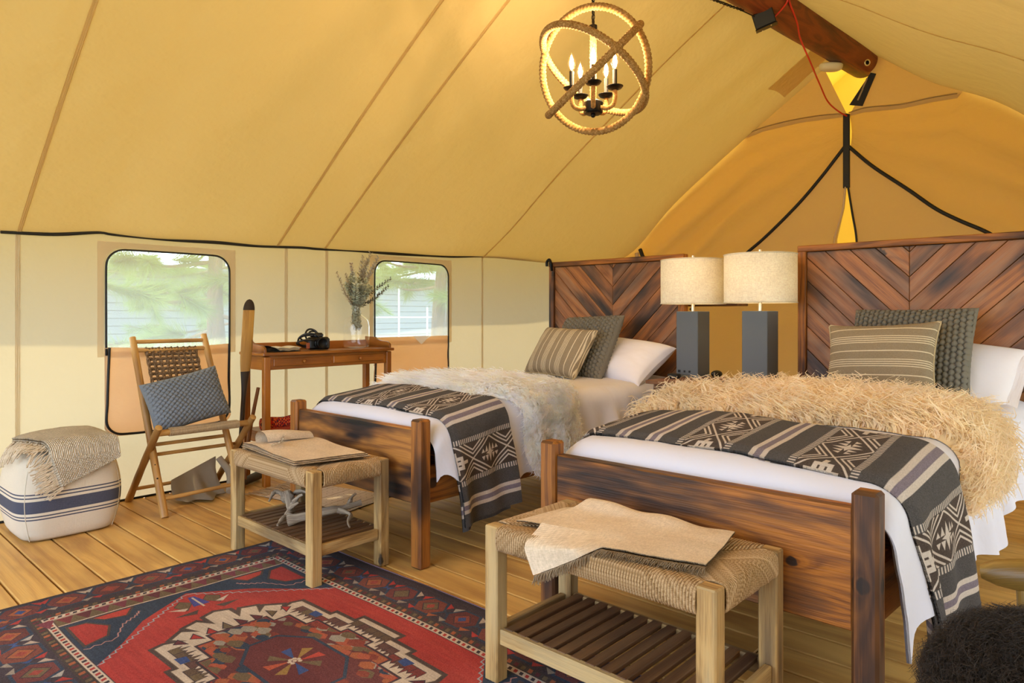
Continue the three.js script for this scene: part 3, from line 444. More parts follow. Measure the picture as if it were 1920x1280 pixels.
// folded woven throws across the foot of each bed
const throwTex = (() => {
  const c = document.createElement('canvas'); c.width = 1024; c.height = 512; const g = c.getContext('2d'); // 1.3 m along, 0.65 m across; 788 px per metre
  const dark = '#4a4543', cream = '#cbbcae', mauve = '#7c6f78';
  g.fillStyle = dark; g.fillRect(0, 0, 1024, 512);
  const PX = 788;
  const pair = (m) => { g.fillStyle = cream; g.fillRect((m - 0.027) * PX, 0, 0.017 * PX, 512); g.fillRect((m + 0.01) * PX, 0, 0.017 * PX, 512); g.fillStyle = mauve; g.fillRect((m - 0.01) * PX, 0, 0.02 * PX, 512); };
  const dashes = (m) => { g.fillStyle = cream; for (let y = 0; y < 512; y += 9) g.fillRect((m - 0.011) * PX, y, 0.022 * PX, 4.5); };
  const panel = (a, b) => {
    dashes(a); dashes(b); const x0 = (a + 0.013) * PX, x1 = (b - 0.013) * PX, w = x1 - x0, H = 170, cx = (x0 + x1) / 2; g.save(); g.beginPath(); g.rect(x0, 0, w, 512); g.clip(); g.fillStyle = '#46382f'; g.fillRect(x0, 0, w, 512);
    g.strokeStyle = cream; g.lineWidth = 5.5;
    for (let y = -H; y < 512 + H; y += H) {
      const cy = y + H / 2;
      // lattice
      g.beginPath(); g.moveTo(cx, cy - H / 2); g.lineTo(x1, cy); g.lineTo(cx, cy + H / 2); g.lineTo(x0, cy); g.closePath(); g.stroke();
      // nested chevrons between the diamonds
      for (const k of [0.28, 0.52]) for (const s of [-1, 1]) { const ex = s < 0 ? x0 : x1; g.beginPath(); g.moveTo(ex, cy + H / 2 - H * 0.5 * (1 - k)); g.lineTo(ex - s * w / 2 * (1 - k), cy + H / 2); g.lineTo(ex, cy + H / 2 + H * 0.5 * (1 - k)); g.stroke(); }
      g.fillStyle = cream;
      if (((y / H) | 0) % 2 === 0) { // checkered diamond
        const n = 9, q = H * 0.62 / n; for (let i = 0; i < n; i++) for (let j = 0; j < n; j++) { const dx = i - 4, dy = j - 4; if (abs(dx) + abs(dy) > 4.4) continue; if (i % 2 && j % 2) continue; g.fillRect(cx + dx * q * w / H * 1.0 - q / 2, cy + dy * q - q / 2, q * 1.02, q * 1.02); }
      } else { // serrated diamond
        for (const s of [-1, 1]) for (let k = -2; k <= 2; k++) { g.beginPath(); const bx = cx + s * w * 0.05, o = k * H * 0.11; g.moveTo(bx, cy + o - H * 0.05); g.lineTo(bx + s * w * (0.25 - 0.06 * abs(k)), cy + o); g.lineTo(bx, cy + o + H * 0.05); g.fill(); }
        g.beginPath(); g.moveTo(cx, cy - H * 0.14); g.lineTo(cx + w * 0.07, cy); g.lineTo(cx, cy + H * 0.14); g.lineTo(cx - w * 0.07, cy); g.fill();
      }
    }
    g.restore();
  };
  pair(0.085); panel(0.19, 0.37); pair(0.475); panel(0.58, 0.76); pair(0.865); panel(0.97, 1.15); pair(1.255);
  const im = g.getImageData(0, 0, 1024, 512), d = im.data; for (let y = 0; y < 512; y++) for (let x = 0; x < 1024; x++) { const n = (hash(x, y) - 0.5) * 34 + (((x + y) & 1) ? 5 : -5), k = (y * 1024 + x) * 4; d[k] += n; d[k + 1] += n; d[k + 2] += n; } g.putImageData(im, 0, 0);
  const t = new THREE.CanvasTexture(c); t.colorSpace = THREE.SRGBColorSpace; t.wrapS = t.wrapT = THREE.RepeatWrapping; return t;
})();
const throwMat = std({ map: throwTex, roughness: 1, bumpMap: weaveBump, bumpScale: 0.0012, side: THREE.DoubleSide });
function throwOn(label, B, F, { z0, z1, sL, sR, skew = () => 0, off = 0.02 }) {
  const t = thing('throw_blanket', label, 'blanket');
  const sheet = (o, za, zb, th, end) => surf(140, 40, (u, v) => {
    const s = lerp(-sL, sR + end, u), e = smooth(0.0, 0.1, v), z = lerp(za, zb, v) + skew(s);
    return F(s, z, o - (1 - e) * 0.012 + 0.004 * sin(s * 9 + v * 3));
  }, { tex: (u, v) => [(sR + end + sL) * (1 - u) / 1.3, (lerp(za, zb, v)) / 0.65 * 1.0], thick: th });
  const tx = (g) => { const uv = g.attributes.uv; for (let k = 0; k < uv.count; k++) uv.setX(k, uv.getX(k)); return g; };
  part('lower_fold', tx(sheet(off - 0.013, z0 + 0.006, z1 + 0.05, 0.009, 0.018)), throwMat, t);
  part('upper_fold', tx(sheet(off, z0, z1, 0.011, 0)), throwMat, t);
  return t;
}
const T1 = { sR: 0.452 + 0.147 + 0.40, sL: 0.57 };
// texture runs from the hanging hem: shift u so that 0 is the hem
throwOn('grey woven throw with cream diamonds over the foot of the far bed', B1, F1, { z0: -2.06, z1: -2.42, sL: 0.60, sR: 0.99, skew: (s) => -0.03 * smooth(0.4, 1, s) });
throwOn('grey woven throw with cream diamonds over the foot of the near bed', B2, F2, { z0: -2.06, z1: -2.46, sL: 0.66, sR: 1.02, skew: (s) => -0.06 * smooth(-0.6, 0.6, -s) - 0.07 * smooth(0.5, 1.0, s) });

// ---------------------------------------------------------------- sheepskins
// a narrow tapering strip along points
function ribbon(pts, w, side) {
  const c = new THREE.CatmullRomCurve3(pts), N = 7, pos = [], idx = [];
  for (let i = 0; i <= N; i++) { const p = c.getPoint(i / N), s = V().crossVectors(c.getTangent(i / N), side).normalize().multiplyScalar(w * (1 - 0.85 * i / N)); pos.push(p.x - s.x, p.y - s.y, p.z - s.z, p.x + s.x, p.y + s.y, p.z + s.z); if (i < N) idx.push(2 * i, 2 * i + 1, 2 * i + 3, 2 * i, 2 * i + 3, 2 * i + 2); }
  const g = new THREE.BufferGeometry(); g.setAttribute('position', new THREE.Float32BufferAttribute(pos, 3)); g.setIndex(idx); g.computeVertexNormals(); return g;
}
function lockGeo(seed, { hairs, len, r, curl, spread, lie, clump = 0, rise = 1 }) {
  const R = rng(seed), list = [];
  for (let k = 0; k < hairs; k++) {
    const a = R() * 2 * PI, d0 = sqrt(R()) * spread, l = len * (0.55 + 0.6 * R()), ph = R() * 6.28, c = curl * (0.5 + R()), pts = [];
    const dir = a + (R() - 0.5) * 1.4, N = 6;
    for (let i = 0; i <= N; i++) { const t = i / N, d = d0 * (1 - clump * t), out = lie * t * t * l, up = l * rise * (t - 0.45 * lie * t * t); pts.push(V(cos(a) * d + cos(dir) * out * 0.35 + c * t * cos(ph + t * 6.5) + lie * t * l * 0.5, up, sin(a) * d + sin(dir) * out * 0.35 + c * t * sin(ph + t * 6.5))); }
    list.push(ribbon(pts, r * 1.25, V(R() - 0.5, 0.3 * (R() - 0.5), R() - 0.5)));
  }
  return mergeGeometries(list);
}
function hideOn(name, label, F, { s0, s1, z0, z1, inside, n, color, lock, hideColor, dirF, through, lumpH = 0.02, base = 0.003, jitter = 0.6, scale = 1 }) {
  const edge = (s, z) => inside(s, z), t = thing(name, label, 'sheepskin'), R = rng(n), nu = 220, nv = 130, lump = (s, z) => lumpH * (abs(fbm(s * 17 + 3 * fbm(s * 6, z * 6, 2), z * 17, 3) - 0.5) * 2.4 + 0.5 * (fbm(s * 60, z * 60, 2) - 0.5)) * smooth(0, 0.06, edge(s, z));
  // the hide itself, cut to the outline
  const g = surf(nu, nv, (u, v) => { const s = lerp(s0, s1, u), z = lerp(z0, z1, v); return F(s, z, base + 0.022 * smooth(0, 0.12, edge(s, z)) + lump(s, z)); });
  const ix = g.index.array, keep = []; for (let k = 0; k < ix.length; k += 3) { let ok = true; for (let j = 0; j < 3; j++) { const i = ix[k + j], u = (i % (nu + 1)) / nu, v = floor(i / (nu + 1)) / nv; if (edge(lerp(s0, s1, u), lerp(z0, z1, v)) < 0) ok = false; } if (ok) keep.push(ix[k], ix[k + 1], ix[k + 2]); }
  g.setIndex(keep); part('hide', g, std({ color: hideColor, roughness: 1, side: THREE.DoubleSide }), t);
  const mats = new THREE.MeshPhysicalMaterial({ color: 0xffffff, roughness: 1, transmission: through, thickness: 0, specularIntensity: 0.3, side: THREE.DoubleSide });
  const per = floor(n / lock.length);
  lock.forEach((lg, q) => {
    const im = shade(new THREE.InstancedMesh(lg, mats, per)), m = new THREE.Matrix4(); let c = 0, guard = 0;
    while (c < per && guard++ < per * 30) {
      const s = lerp(s0, s1, R()), z = lerp(z0, z1, R()), e = edge(s, z); if (e < 0) continue;
      const p = F(s, z, base + 0.018 * smooth(0, 0.12, e) + lump(s, z) * 0.8), a = F(s + 0.004, z, base), b = F(s, z - 0.004, base), nrm = V().crossVectors(V().subVectors(a, p.clone().copy(F(s, z, base))), V().subVectors(b, F(s, z, base))).normalize(); if (nrm.y < -0.2) nrm.negate();
      const th = dirF(s, z) + (R() - 0.5) * 2 * jitter, d2 = V(cos(th), 0, sin(th)), bx = d2.sub(nrm.clone().multiplyScalar(d2.dot(nrm))).normalize(), bz = V().crossVectors(bx, nrm);
      const k = scale * (0.7 + 0.6 * R()) * lerp(0.75, 1, smooth(0, 0.1, e));
      m.makeBasis(bx.multiplyScalar(k), nrm.multiplyScalar(k * (0.75 + 0.5 * R())), bz.multiplyScalar(k)); m.setPosition(p); im.setMatrixAt(c, m);
      const tone = 0.92 + 0.12 * R() + 0.16 * (fbm(s * 9, z * 9, 3) - 0.5); im.setColorAt(c, new THREE.Color(color[0] * tone, color[1] * tone * (0.97 + 0.05 * R()), color[2] * tone * (0.95 + 0.1 * R()))); c++;
    }
    im.count = c; im.name = q ? `wool_${String(q).padStart(3, '0')}` : 'wool'; im.userData.kind = 'stuff'; t.add(im);
  });
  return t;
}
const locksLong = [1, 2, 3].map((k) => lockGeo(k, { hairs: 8, len: 0.105, r: 0.0028, curl: 0.008, spread: 0.014, lie: 0.95, clump: 0.5, rise: 0.6 }));
const locksCurl = [4, 5, 6].map((k) => lockGeo(k, { hairs: 7, len: 0.085, r: 0.0026, curl: 0.024, spread: 0.012, lie: 0.6, clump: 0.7 }));
hideOn('sheepskin', 'long white sheepskin across the middle of the far bed', F1, { through: 0.5, s0: -0.62, s1: 0.98, z0: -2.36, z1: -3.2, n: 2600, color: [1.0, 1.0, 0.99], hideColor: 0xf8f2ea, lock: locksLong, jitter: 0.55,
  dirF: (s, z) => (s > 0.4 ? 1.2 : s < -0.4 ? 3.0 : 1.6 + 0.8 * sin(s * 5 + z * 4)),
  inside: (s, z) => { const c = -2.76 - 0.03 * s, w = 0.30 + 0.05 * sin(s * 7) + 0.03 * sin(s * 17 + 1) - 0.1 * smooth(0.6, 0.95, s); return min(w - abs(z - c), 0.90 - s, s + 0.6); } });
hideOn('sheepskin', 'tan curly sheepskin across the middle of the near bed', F2, { through: 0.5, s0: -0.68, s1: 0.78, z0: -2.48, z1: -3.3, n: 3600, color: [1.0, 0.85, 0.60], hideColor: 0xe6cca2, lock: locksCurl, jitter: 1.4, scale: 1.12, lumpH: 0.03,
  dirF: (s, z) => fbm(s * 5, z * 5, 2) * 9,
  inside: (s, z) => { const zf = -2.56 - 0.03 * s + 0.03 * sin(s * 8 + 1) + 0.015 * sin(s * 19), zb = -2.62 - 0.62 * smooth(-0.70, -0.22, s) + 0.25 * smooth(0.4, 0.74, s) + 0.015 * sin(s * 15); return min(zf - z, z - zb, 0.74 - s, s + 0.66); } });

// ---------------------------------------------------------------- pillows
function cushionGeo(w, h, d, { n = 60, pinch = 0.1, pow2 = 0.42, bump, edge = 0.004, sag = 0, tex } = {}) {
  const f = (sg) => (U, W) => { const u = U * 2 - 1, v = (W * 2 - 1) * sg, q = max(0, (1 - u * u * u * u) * (1 - v * v * v * v));
    const x = w / 2 * u * (1 - pinch * (1 - v * v) * abs(u)), y = h / 2 * v * (1 - pinch * (1 - u * u) * abs(v)) - sag * (1 - u * u);
    let z = sg * (d / 2 * pow(q, pow2) * (1 - 0.25 * (u * u + v * v) / 2) + edge * pow(q, 0.2)); if (bump) z += sg * bump(x, y, u, v) * smooth(0, 0.12, q) ; z += 0.006 * sg * (fbm(u * 2.5 + 3 + w * 9, v * 2.5, 3) - 0.5) * smooth(0, 0.4, q) * d / 0.12; return V(x, y, z); };
  const t = tex || ((u, v, p) => [p.x, p.y]);
  return mergeGeometries([surf(n, n, f(1), { tex: t }).toNonIndexed(), surf(max(24, n >> (bump ? 1 : 0)), max(24, n >> (bump ? 1 : 0)), f(-1), { tex: t }).toNonIndexed()]);
}
function piping(w, h, pinch, r, sag = 0) { const pts = []; const N = 20; const P = (u, v) => V(w / 2 * u * (1 - pinch * (1 - v * v) * abs(u)), h / 2 * v * (1 - pinch * (1 - u * u) * abs(v)) - sag * (1 - u * u), 0); for (let k = 0; k < N; k++) pts.push(P(-1 + 2 * k / N, -1)); for (let k = 0; k < N; k++) pts.push(P(1, -1 + 2 * k / N)); for (let k = 0; k < N; k++) pts.push(P(1 - 2 * k / N, 1)); for (let k = 0; k < N; k++) pts.push(P(-1, 1 - 2 * k / N)); return tube(pts, r, { seg: 160, rad: 6, closed: true }); }
const stripeTex = dataTex(256, 512, (u, v) => { // 0.24 m over v
  const y = v * 0.24; let k = 0; const ln = (c, w) => { k = max(k, smooth(w, w * 0.6, abs(y - c))); };
  ln(0.03, 0.0032); for (const o of [-0.0165, -0.0055, 0.0055, 0.0165]) ln(0.09 + o, 0.0026); ln(0.15, 0.0032); for (const o of [-0.0165, -0.0055, 0.0055, 0.0165]) ln(0.21 + o, 0.0026);
  const n = (vn(u * 60, v * 400) - 0.5) * 16 + (vn(u * 200, v * 100) - 0.5) * 14; return mixc([142 + n, 126 + n, 101 + n], [214 + n, 198 + n, 166 + n], k);
}, true, 4, 1 / 0.24, false);
const stripeMat = std({ map: stripeTex, roughness: 0.95, bumpMap: weaveBump, bumpScale: 0.0006 });
const knitMat = std({ color: new THREE.Color(0.165, 0.148, 0.115), roughness: 1 });
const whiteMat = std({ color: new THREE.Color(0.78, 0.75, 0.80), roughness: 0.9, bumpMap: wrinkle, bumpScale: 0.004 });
const stitch = (cw, ch, amp, slant) => (x, y) => { const c = floor(x / cw), fx = x / cw - c - 0.5, yy = y / ch + (c % 2 ? 0.5 : 0), r = floor(yy), fy = yy - r - 0.5, sl = c % 2 ? slant : -slant; const a = fx * cos(sl) + fy * sin(sl) * 0.9, b = -fx * sin(sl) * 0.9 + fy * cos(sl); return amp * sqrt(max(0, 1 - (a * a * 4.2 + b * b * 3.0))) - amp * 0.4; };
// basis: centre, right edge direction and up direction of the cushion face
function placed(t, c, right, up) { const x = V(...right).normalize(), y = V(...up); y.sub(x.clone().multiplyScalar(y.dot(x))).normalize(); const z = V().crossVectors(x, y); t.matrix.makeBasis(x, y, z); t.matrix.setPosition(...c); t.matrix.decompose(t.position, t.quaternion, t.scale); return t; }
function cushion(name, label, cat, geo, mat, c, right, up, extra) { const t = thing(name, label, cat); placed(t, c, right, up); part('cover', geo, mat, t); if (extra) extra(t); return t; }
// near bed
cushion('knit_cushion', 'chunky brown knit cushion leaning behind the striped cushion on the near bed', 'cushion', cushionGeo(0.56, 0.5, 0.14, { n: 260, pinch: 0.05, bump: stitch(0.024, 0.029, 0.016, 0.6) }), knitMat, [-0.87, 0.90, -3.86], [1, 0.01, 0.05], [0.02, 1, -0.42]);
cushion('striped_cushion', 'taupe cushion with level cream stripes on the near bed', 'cushion', cushionGeo(0.5, 0.40, 0.15, { n: 70, pinch: 0.09 }), stripeMat, [-0.945, 0.872, -3.64], [1, 0.05, 0.02], [0.03, 1, -0.42], (t) => part('piping', piping(0.5, 0.40, 0.09, 0.0045), std({ color: 0xb5a27e, roughness: 1 }), t));
cushion('pillow', 'white pillow standing with its open end out, on the near bed', 'pillow', cushionGeo(0.72, 0.46, 0.16, { n: 80, pinch: 0.05, pow2: 0.5 }), whiteMat, [-0.79, 0.79, -3.95], [1, -0.12, 0.04], [0.10, 1, -0.75], (t) => { part('hem_flap', surf(14, 30, (u, v) => V(0.315 + 0.06 * u, lerp(-0.2, 0.215, v) + 0.02 * u, 0.035 * cos((v - 0.5) * PI) * (1 - u * 0.2) + 0.01 * sin(v * 9)), { thick: 0.003 }), whiteMat, t); });
// far bed
cushion('pillow', 'white pillow lying flat against the headboard of the far bed', 'pillow', cushionGeo(0.68, 0.44, 0.2, { n: 80, pinch: 0.06, pow2: 0.48 }), whiteMat, [-2.62, 0.79, -3.88], [1, -0.06, 0.10], [0.05, 0.5, -0.85]);
cushion('knit_cushion', 'chunky brown knit cushion leaning behind the striped cushion on the far bed', 'cushion', cushionGeo(0.52, 0.5, 0.14, { n: 260, pinch: 0.05, bump: stitch(0.024, 0.029, 0.016, 0.6) }), knitMat, [-2.79, 0.875, -3.73], [1, 0.04, 0.10], [0.16, 1, -0.62]);
cushion('striped_cushion', 'taupe cushion with slanting upright cream stripes on the far bed', 'cushion', cushionGeo(0.45, 0.36, 0.15, { n: 70, pinch: 0.07, tex: (u, v, p) => [p.y, p.x] }), stripeMat, [-2.80, 0.858, -3.5], [1, -0.03, 0.10], [0.10, 1, -0.70], (t) => part('piping', piping(0.45, 0.36, 0.07, 0.0045), std({ color: 0xb5a27e, roughness: 1 }), t));

// ---------------------------------------------------------------- nightstands and table lamps
const standWood = woodMat(71, { light: [128, 84, 48], mid: [100, 62, 34], dark: [60, 36, 20], rings: 14, patch: 0.6, fine: 0.4 }, 0.5);
function nightstand(label, x0, x1) {
  const z0 = -3.56, z1 = -4.08, h = 0.71, t = thing('nightstand', label, 'nightstand', [(x0 + x1) / 2, 0, (z0 + z1) / 2]), w = x1 - x0, d = z0 - z1;
  for (let k = 0; k < 3; k++) part('top_board', boxAt(-w / 2, h - 0.02, d / 2 - (k + 1) * d / 3 + 0.0015, w / 2, h, d / 2 - k * d / 3 - 0.0015, 0.003, 0), standWood, t);
  for (const sx of [-1, 1]) for (const sz of [-1, 1]) part('leg', tube([V(sx * (w / 2 - 0.012), 0, sz * (d / 2 - 0.03)), V(sx * (w / 2 - 0.05), h - 0.02, sz * (d / 2 - 0.05))], 0.021, { seg: 2, rad: 4, straight: true }), standWood, t);
  for (const sz of [-1, 1]) { part('apron', boxAt(-w / 2 + 0.04, h - 0.065, sz * (d / 2 - 0.05) - 0.009, w / 2 - 0.04, h - 0.02, sz * (d / 2 - 0.05) + 0.009, 0.002, 0), standWood, t); for (const y of [0.60, 0.53, 0.2]) part('rung', boxAt(-w / 2 + 0.045, y - 0.012, sz * (d / 2 - 0.05) - 0.009, w / 2 - 0.045, y + 0.012, sz * (d / 2 - 0.05) + 0.009, 0.002, 0), standWood, t); }
  for (let k = 0; k < 4; k++) part('shelf_slat', boxAt(-w / 2 + 0.04, 0.555, -d / 2 + 0.07 + k * (d - 0.14) / 4, w / 2 - 0.04, 0.568, -d / 2 + 0.07 + (k + 0.8) * (d - 0.14) / 4, 0.002, 0), standWood, t);
  return t;
}
nightstand('small brown wooden nightstand beside the far bed, under a slate lamp', -2.2, -1.775);
nightstand('small brown wooden nightstand beside the near bed, mostly behind the tan sheepskin', -1.765, -1.555);
const slate = std({ color: new THREE.Color(0.105, 0.115, 0.125), roughness: 0.62 });
const linen = new THREE.MeshPhysicalMaterial({ map: clothNoise(250, 242, 222, 20), roughness: 1, transmission: 0.3, thickness: 0, specularIntensity: 0.1, side: THREE.DoubleSide, bumpMap: weaveBump, bumpScale: 0.0006 });
const brass = std({ color: new THREE.Color(0.82, 0.68, 0.46), roughness: 0.32, metalness: 0.9 });
function tableLamp(label, x, z, y0) {
  const t = thing('table_lamp', label, 'lamp', [x, y0, z]);
  part('base_plate', at(box(0.155, 0.012, 0.165, 0.002), 0, 0.006, 0), slate, t);
  part('base', at(box(0.148, 0.40, 0.158, 0.003), 0, 0.212, 0), slate, t);
  for (const [dx, s] of [[-0.053, 0.017], [-0.016, 0.013], [0.018, 0.013]]) part('socket', at(box(s, s * 0.95, 0.004, 0.001), dx, 0.036, 0.0795), M.black, t);
  part('bulb', at(new THREE.SphereGeometry(0.028, 16, 12), 0, 0.595, 0), std({ color: 0xfff0d8, emissive: new THREE.Color(1, 0.8, 0.5), emissiveIntensity: 6 }), t);
  { const L = new THREE.PointLight(new THREE.Color(1, 0.76, 0.46), 0.14); L.position.set(x, y0 + 0.595, z); L.castShadow = true; L.shadow.radius = 1.2; scene.add(L); }
  part('neck', tube([V(0, 0.41, 0), V(0, 0.56, 0)], 0.011, { seg: 2, rad: 14 }), brass, t);
  part('finial', at(new THREE.CylinderGeometry(0.011, 0.011, 0.026, 16), 0, 0.752, 0), brass, t);
  const sh = part('shade', lathe([[0.197, 0.458], [0.2, 0.458], [0.2005, 0.6], [0.2, 0.738], [0.197, 0.738], [0.1965, 0.6], [0.197, 0.458]], 64), linen, t);
  part('rim', mergeGeometries([at(new THREE.TorusGeometry(0.2, 0.0035, 6, 64), 0, 0.735, 0, PI / 2), at(new THREE.TorusGeometry(0.2, 0.0035, 6, 64), 0, 0.461, 0, PI / 2)]), linen, sh);
  part('spider', mergeGeometries([0, 1, 2].map((k) => tube([V(0, 0.735, 0), V(0.197 * cos(k * 2.094), 0.732, 0.197 * sin(k * 2.094))], 0.002, { seg: 2, rad: 5 }))), brass, t);
  return t;
}
tableLamp('slate block lamp with white drum shade beside the far bed', -2.11, -3.98, 0.71);
tableLamp('slate block lamp with white drum shade, closer to the near bed', -1.634, -3.88, 0.71);
{ const t = thing('phone', 'thin black phone lying on the nightstand between the two lamps', 'phone', [-1.87, 0.71, -3.75]); part('body', at(box(0.15, 0.008, 0.075, 0.003), 0, 0.004, 0), M.black, t); part('screen', at(box(0.14, 0.001, 0.067, 0.0003), 0, 0.0085, 0), std({ color: 0x101114, roughness: 0.15 }), t);
  const c = thing('charger', 'small black charger at the foot of the far lamp', 'charger', [-2.13, 0.71, -3.78]); part('body', at(box(0.07, 0.03, 0.05, 0.006), 0, 0.015, 0), M.black, c); part('plug', at(box(0.02, 0.006, 0.012, 0.002), 0.01, 0.008, 0.03), std({ color: 0xd8d8d8, roughness: 0.3, metalness: 0.8 }), c);
  single('gadget', at(new THREE.SphereGeometry(0.5, 20, 12).scale(0.06, 0.045, 0.1), -1.97, 0.7315, -4.02), M.black, 'small black rounded gadget behind the far lamp', 'gadget');
  single('lamp_cord', tube([V(-1.56, 0.725, -3.97), V(-1.535, 0.745, -3.96), V(-1.51, 0.72, -3.93), V(-1.5, 0.66, -3.95), V(-1.49, 0.3, -4.0)], 0.003, { seg: 20, rad: 5 }), M.black, 'thin black cord looping behind the near lamp', 'cord'); }
single('wall_shelf', boxAt(-2.40, 1.16, -4.6, -2.02, 1.21, -4.42, 0.004, 0), standWood, 'short brown wood shelf behind the far lamp', 'shelf');

// ---------------------------------------------------------------- benches with corded seats
const benchWood = [81, 82, 83].map((k) => woodMat(k, { light: [184, 146, 88], mid: [142, 106, 58], dark: [76, 53, 29], rings: 14 + k % 3 * 5, warp: 1.8, knots: k % 2, patch: 0.9, fine: 0.7, worn: 0.5, wornC: [182, 166, 130] }, 0.7, 0.0008));
const slatWood = [84, 85].map((k) => woodMat(k, { light: [120, 84, 50], mid: [94, 62, 36], dark: [52, 32, 20], rings: 12, patch: 0.7, fine: 0.4, worn: 0.3, wornC: [130, 100, 70] }, 0.6));
const cord = std({ map: clothNoise(168, 136, 96, 46, 1), roughness: 1 });
function bench(label, x0, x1, z0, z1, turn) { // z0 front (towards the door), z1 back
  const w = x1 - x0, d = z0 - z1, h = 0.468, lg = 0.052, t = thing('bench', label, 'bench', [(x0 + x1) / 2, 0, (z0 + z1) / 2], turn);
  for (const sx of [-1, 1]) for (const sz of [-1, 1]) part('leg', at(box(lg, h, lg * 0.92, 0.004, 1), sx * (w / 2 - lg / 2), h / 2, sz * (d / 2 - lg / 2)), benchWood[(sx + sz + 2) % 3], t);
  for (const s of [-1, 1]) { part('rail', at(box(w - 2 * lg, 0.046, 0.022, 0.003, 0), 0, 0.141, s * (d / 2 - lg * 0.45)), benchWood[1], t); part('rail', at(box(0.022, 0.046, d - 2 * lg, 0.003, 2), s * (w / 2 - lg * 0.45), 0.141, 0), benchWood[2], t); }
  const n = Math.round((w - 0.06) / 0.052); for (let k = 0; k < n; k++) part('slat', at(box(0.033, 0.016, d - 0.05, 0.0025, 2), -w / 2 + 0.052 + (k + 0.5) * (w - 0.104) / n, 0.158, 0), slatWood[k % 2], t);
  for (const s of [-1, 1]) { part('seat_rail', at(box(w - 2 * lg + 0.01, 0.036, 0.026, 0.004, 0), 0, 0.43, s * (d / 2 - 0.022)), benchWood[0], t); part('seat_rail', at(box(0.026, 0.036, d - 2 * lg + 0.01, 0.004, 2), s * (w / 2 - 0.022), 0.43, 0), benchWood[0], t); }
  // cords wrap the rails and run inwards to the diagonals
  const R = rng(n + 3), cs = [], r = 0.0043, p = 0.0083, hx = w / 2, hz = d / 2;
  for (const s of [-1, 1]) for (let x = -hx + lg + 0.002; x < hx - lg; x += p) {
    const inner = max(0.012, hz - min(hz, hx - abs(x)) * (hz / (hz + 0.0)) ), j = () => (R() - 0.5) * 0.0022;
    const zi = s * min(hz - 0.05, max(0.006, hz - (hx - abs(x)))), zo = s * (hz - 0.001), y = 0.4655 - 0.006 * (1 - abs(zi) / hz);
    cs.push(tube([V(x + j(), y - 0.004, zi), V(x + j(), 0.4665, s * (hz - 0.045)), V(x, 0.466, s * (hz - 0.014)), V(x, 0.458, zo), V(x, 0.434, s * (hz + 0.0015)), V(x, 0.408, zo), V(x + j(), 0.399, s * (hz - 0.016)), V(x, 0.404, s * (hz - 0.04))], r, { seg: 15, rad: 5, caps: false }));
  }
  const a0 = cs.length;
  for (const s of [-1, 1]) for (let z = -hz + lg + 0.002; z < hz - lg; z += p) {
    const j = () => (R() - 0.5) * 0.0022, xi = s * max(hx - hz + abs(z) , 0.01), xo = s * (hx - 0.001);
    cs.push(tube([V(xi, 0.461, z + j()), V(s * (hx - 0.045), 0.4665, z + j()), V(s * (hx - 0.014), 0.466, z), V(xo, 0.458, z), V(s * (hx + 0.0015), 0.434, z), V(xo, 0.408, z), V(s * (hx - 0.016), 0.399, z + j()), V(s * (hx - 0.04), 0.404, z)], r, { seg: 15, rad: 5, caps: false }));
  }
  part('cord_seat', mergeGeometries(cs), cord, t, { kind: 'stuff' });
  part('seat_underlay', at(box(w - 0.09, 0.012, d - 0.09, 0.003, 0), 0, 0.45, 0), cord, t);
  return t;
}
bench('corded wooden bench with driftwood on its slatted shelf, at the foot of the far bed', -3.165, -2.452, -1.478, -1.865, 0);
bench('corded wooden bench with an empty slatted shelf, at the foot of the near bed', -1.468, -0.722, -1.468, -1.872, 0);

// ---------------------------------------------------------------- ridge log and what hangs from it
const logWood = woodMat(91, { light: [140, 66, 26], mid: [112, 48, 18], dark: [60, 26, 12], rings: 5, warp: 3, knots: 4, patch: 1.0, fine: 0.25 }, 0.5, 0.001);
const LA = V(-1.9, 3.25, -4.643), LB = V(-1.80, 3.28, -6.45), LD = V().subVectors(LB, LA);
const logAt = (t) => LA.clone().addScaledVector(LD, t);
{
  const t = thing('ridge_log', 'thick reddish log under the ridge of the tent roof', 'log');
  part('log', tube([logAt(-3.6), logAt(-2), logAt(-0.6), logAt(0.4), logAt(1)], (q) => lerp(0.165, 0.125, q) * (1 + 0.02 * sin(q * 40)), { seg: 60, rad: 28 }), logWood, t);
}
{
  const t = thing('junction_box', 'black metal junction box on the ridge log', 'box', [-1.9, 3.095, -4.58]); t.rotation.set(0.25, 0.35, 0.2);
  part('housing', box(0.135, 0.1, 0.135, 0.006), M.black, t); part('cover_plate', at(box(0.142, 0.006, 0.142, 0.002), 0, -0.052, 0), M.blackMetal, t);
  for (const s of [-1, 1]) part('screw', at(new THREE.SphereGeometry(0.005, 8, 6), s * 0.03, -0.056, s * 0.045), brass, t);
}
single('smoke_detector', at(lathe([[0, -0.024], [0.06, -0.022], [0.082, -0.012], [0.09, 0.008], [0.09, 0.026], [0.084, 0.034], [0.07, 0.034], [0, 0.034]], 36), -1.905, 3.125, -5.93, 0.1, 0, -0.15), std({ color: 0xd9cfae, roughness: 0.6 }), 'round cream smoke detector under the far end of the ridge log', 'smoke detector');
{ const t = thing('spotlight', 'tiny metal spot fitting near the end of the ridge log', 'light fitting', [-1.70, 3.19, -6.19]); t.rotation.set(0.3, 0.9, 0); part('ring', new THREE.TorusGeometry(0.022, 0.006, 8, 20), std({ color: 0xe8d8a8, roughness: 0.3, metalness: 0.7 }), t); part('lens', at(new THREE.SphereGeometry(0.017, 14, 10).scale(1, 1, 0.5), 0, 0, 0), M.blackMetal, t); }
const red = std({ color: new THREE.Color(0.62, 0.035, 0.015), roughness: 0.5 });
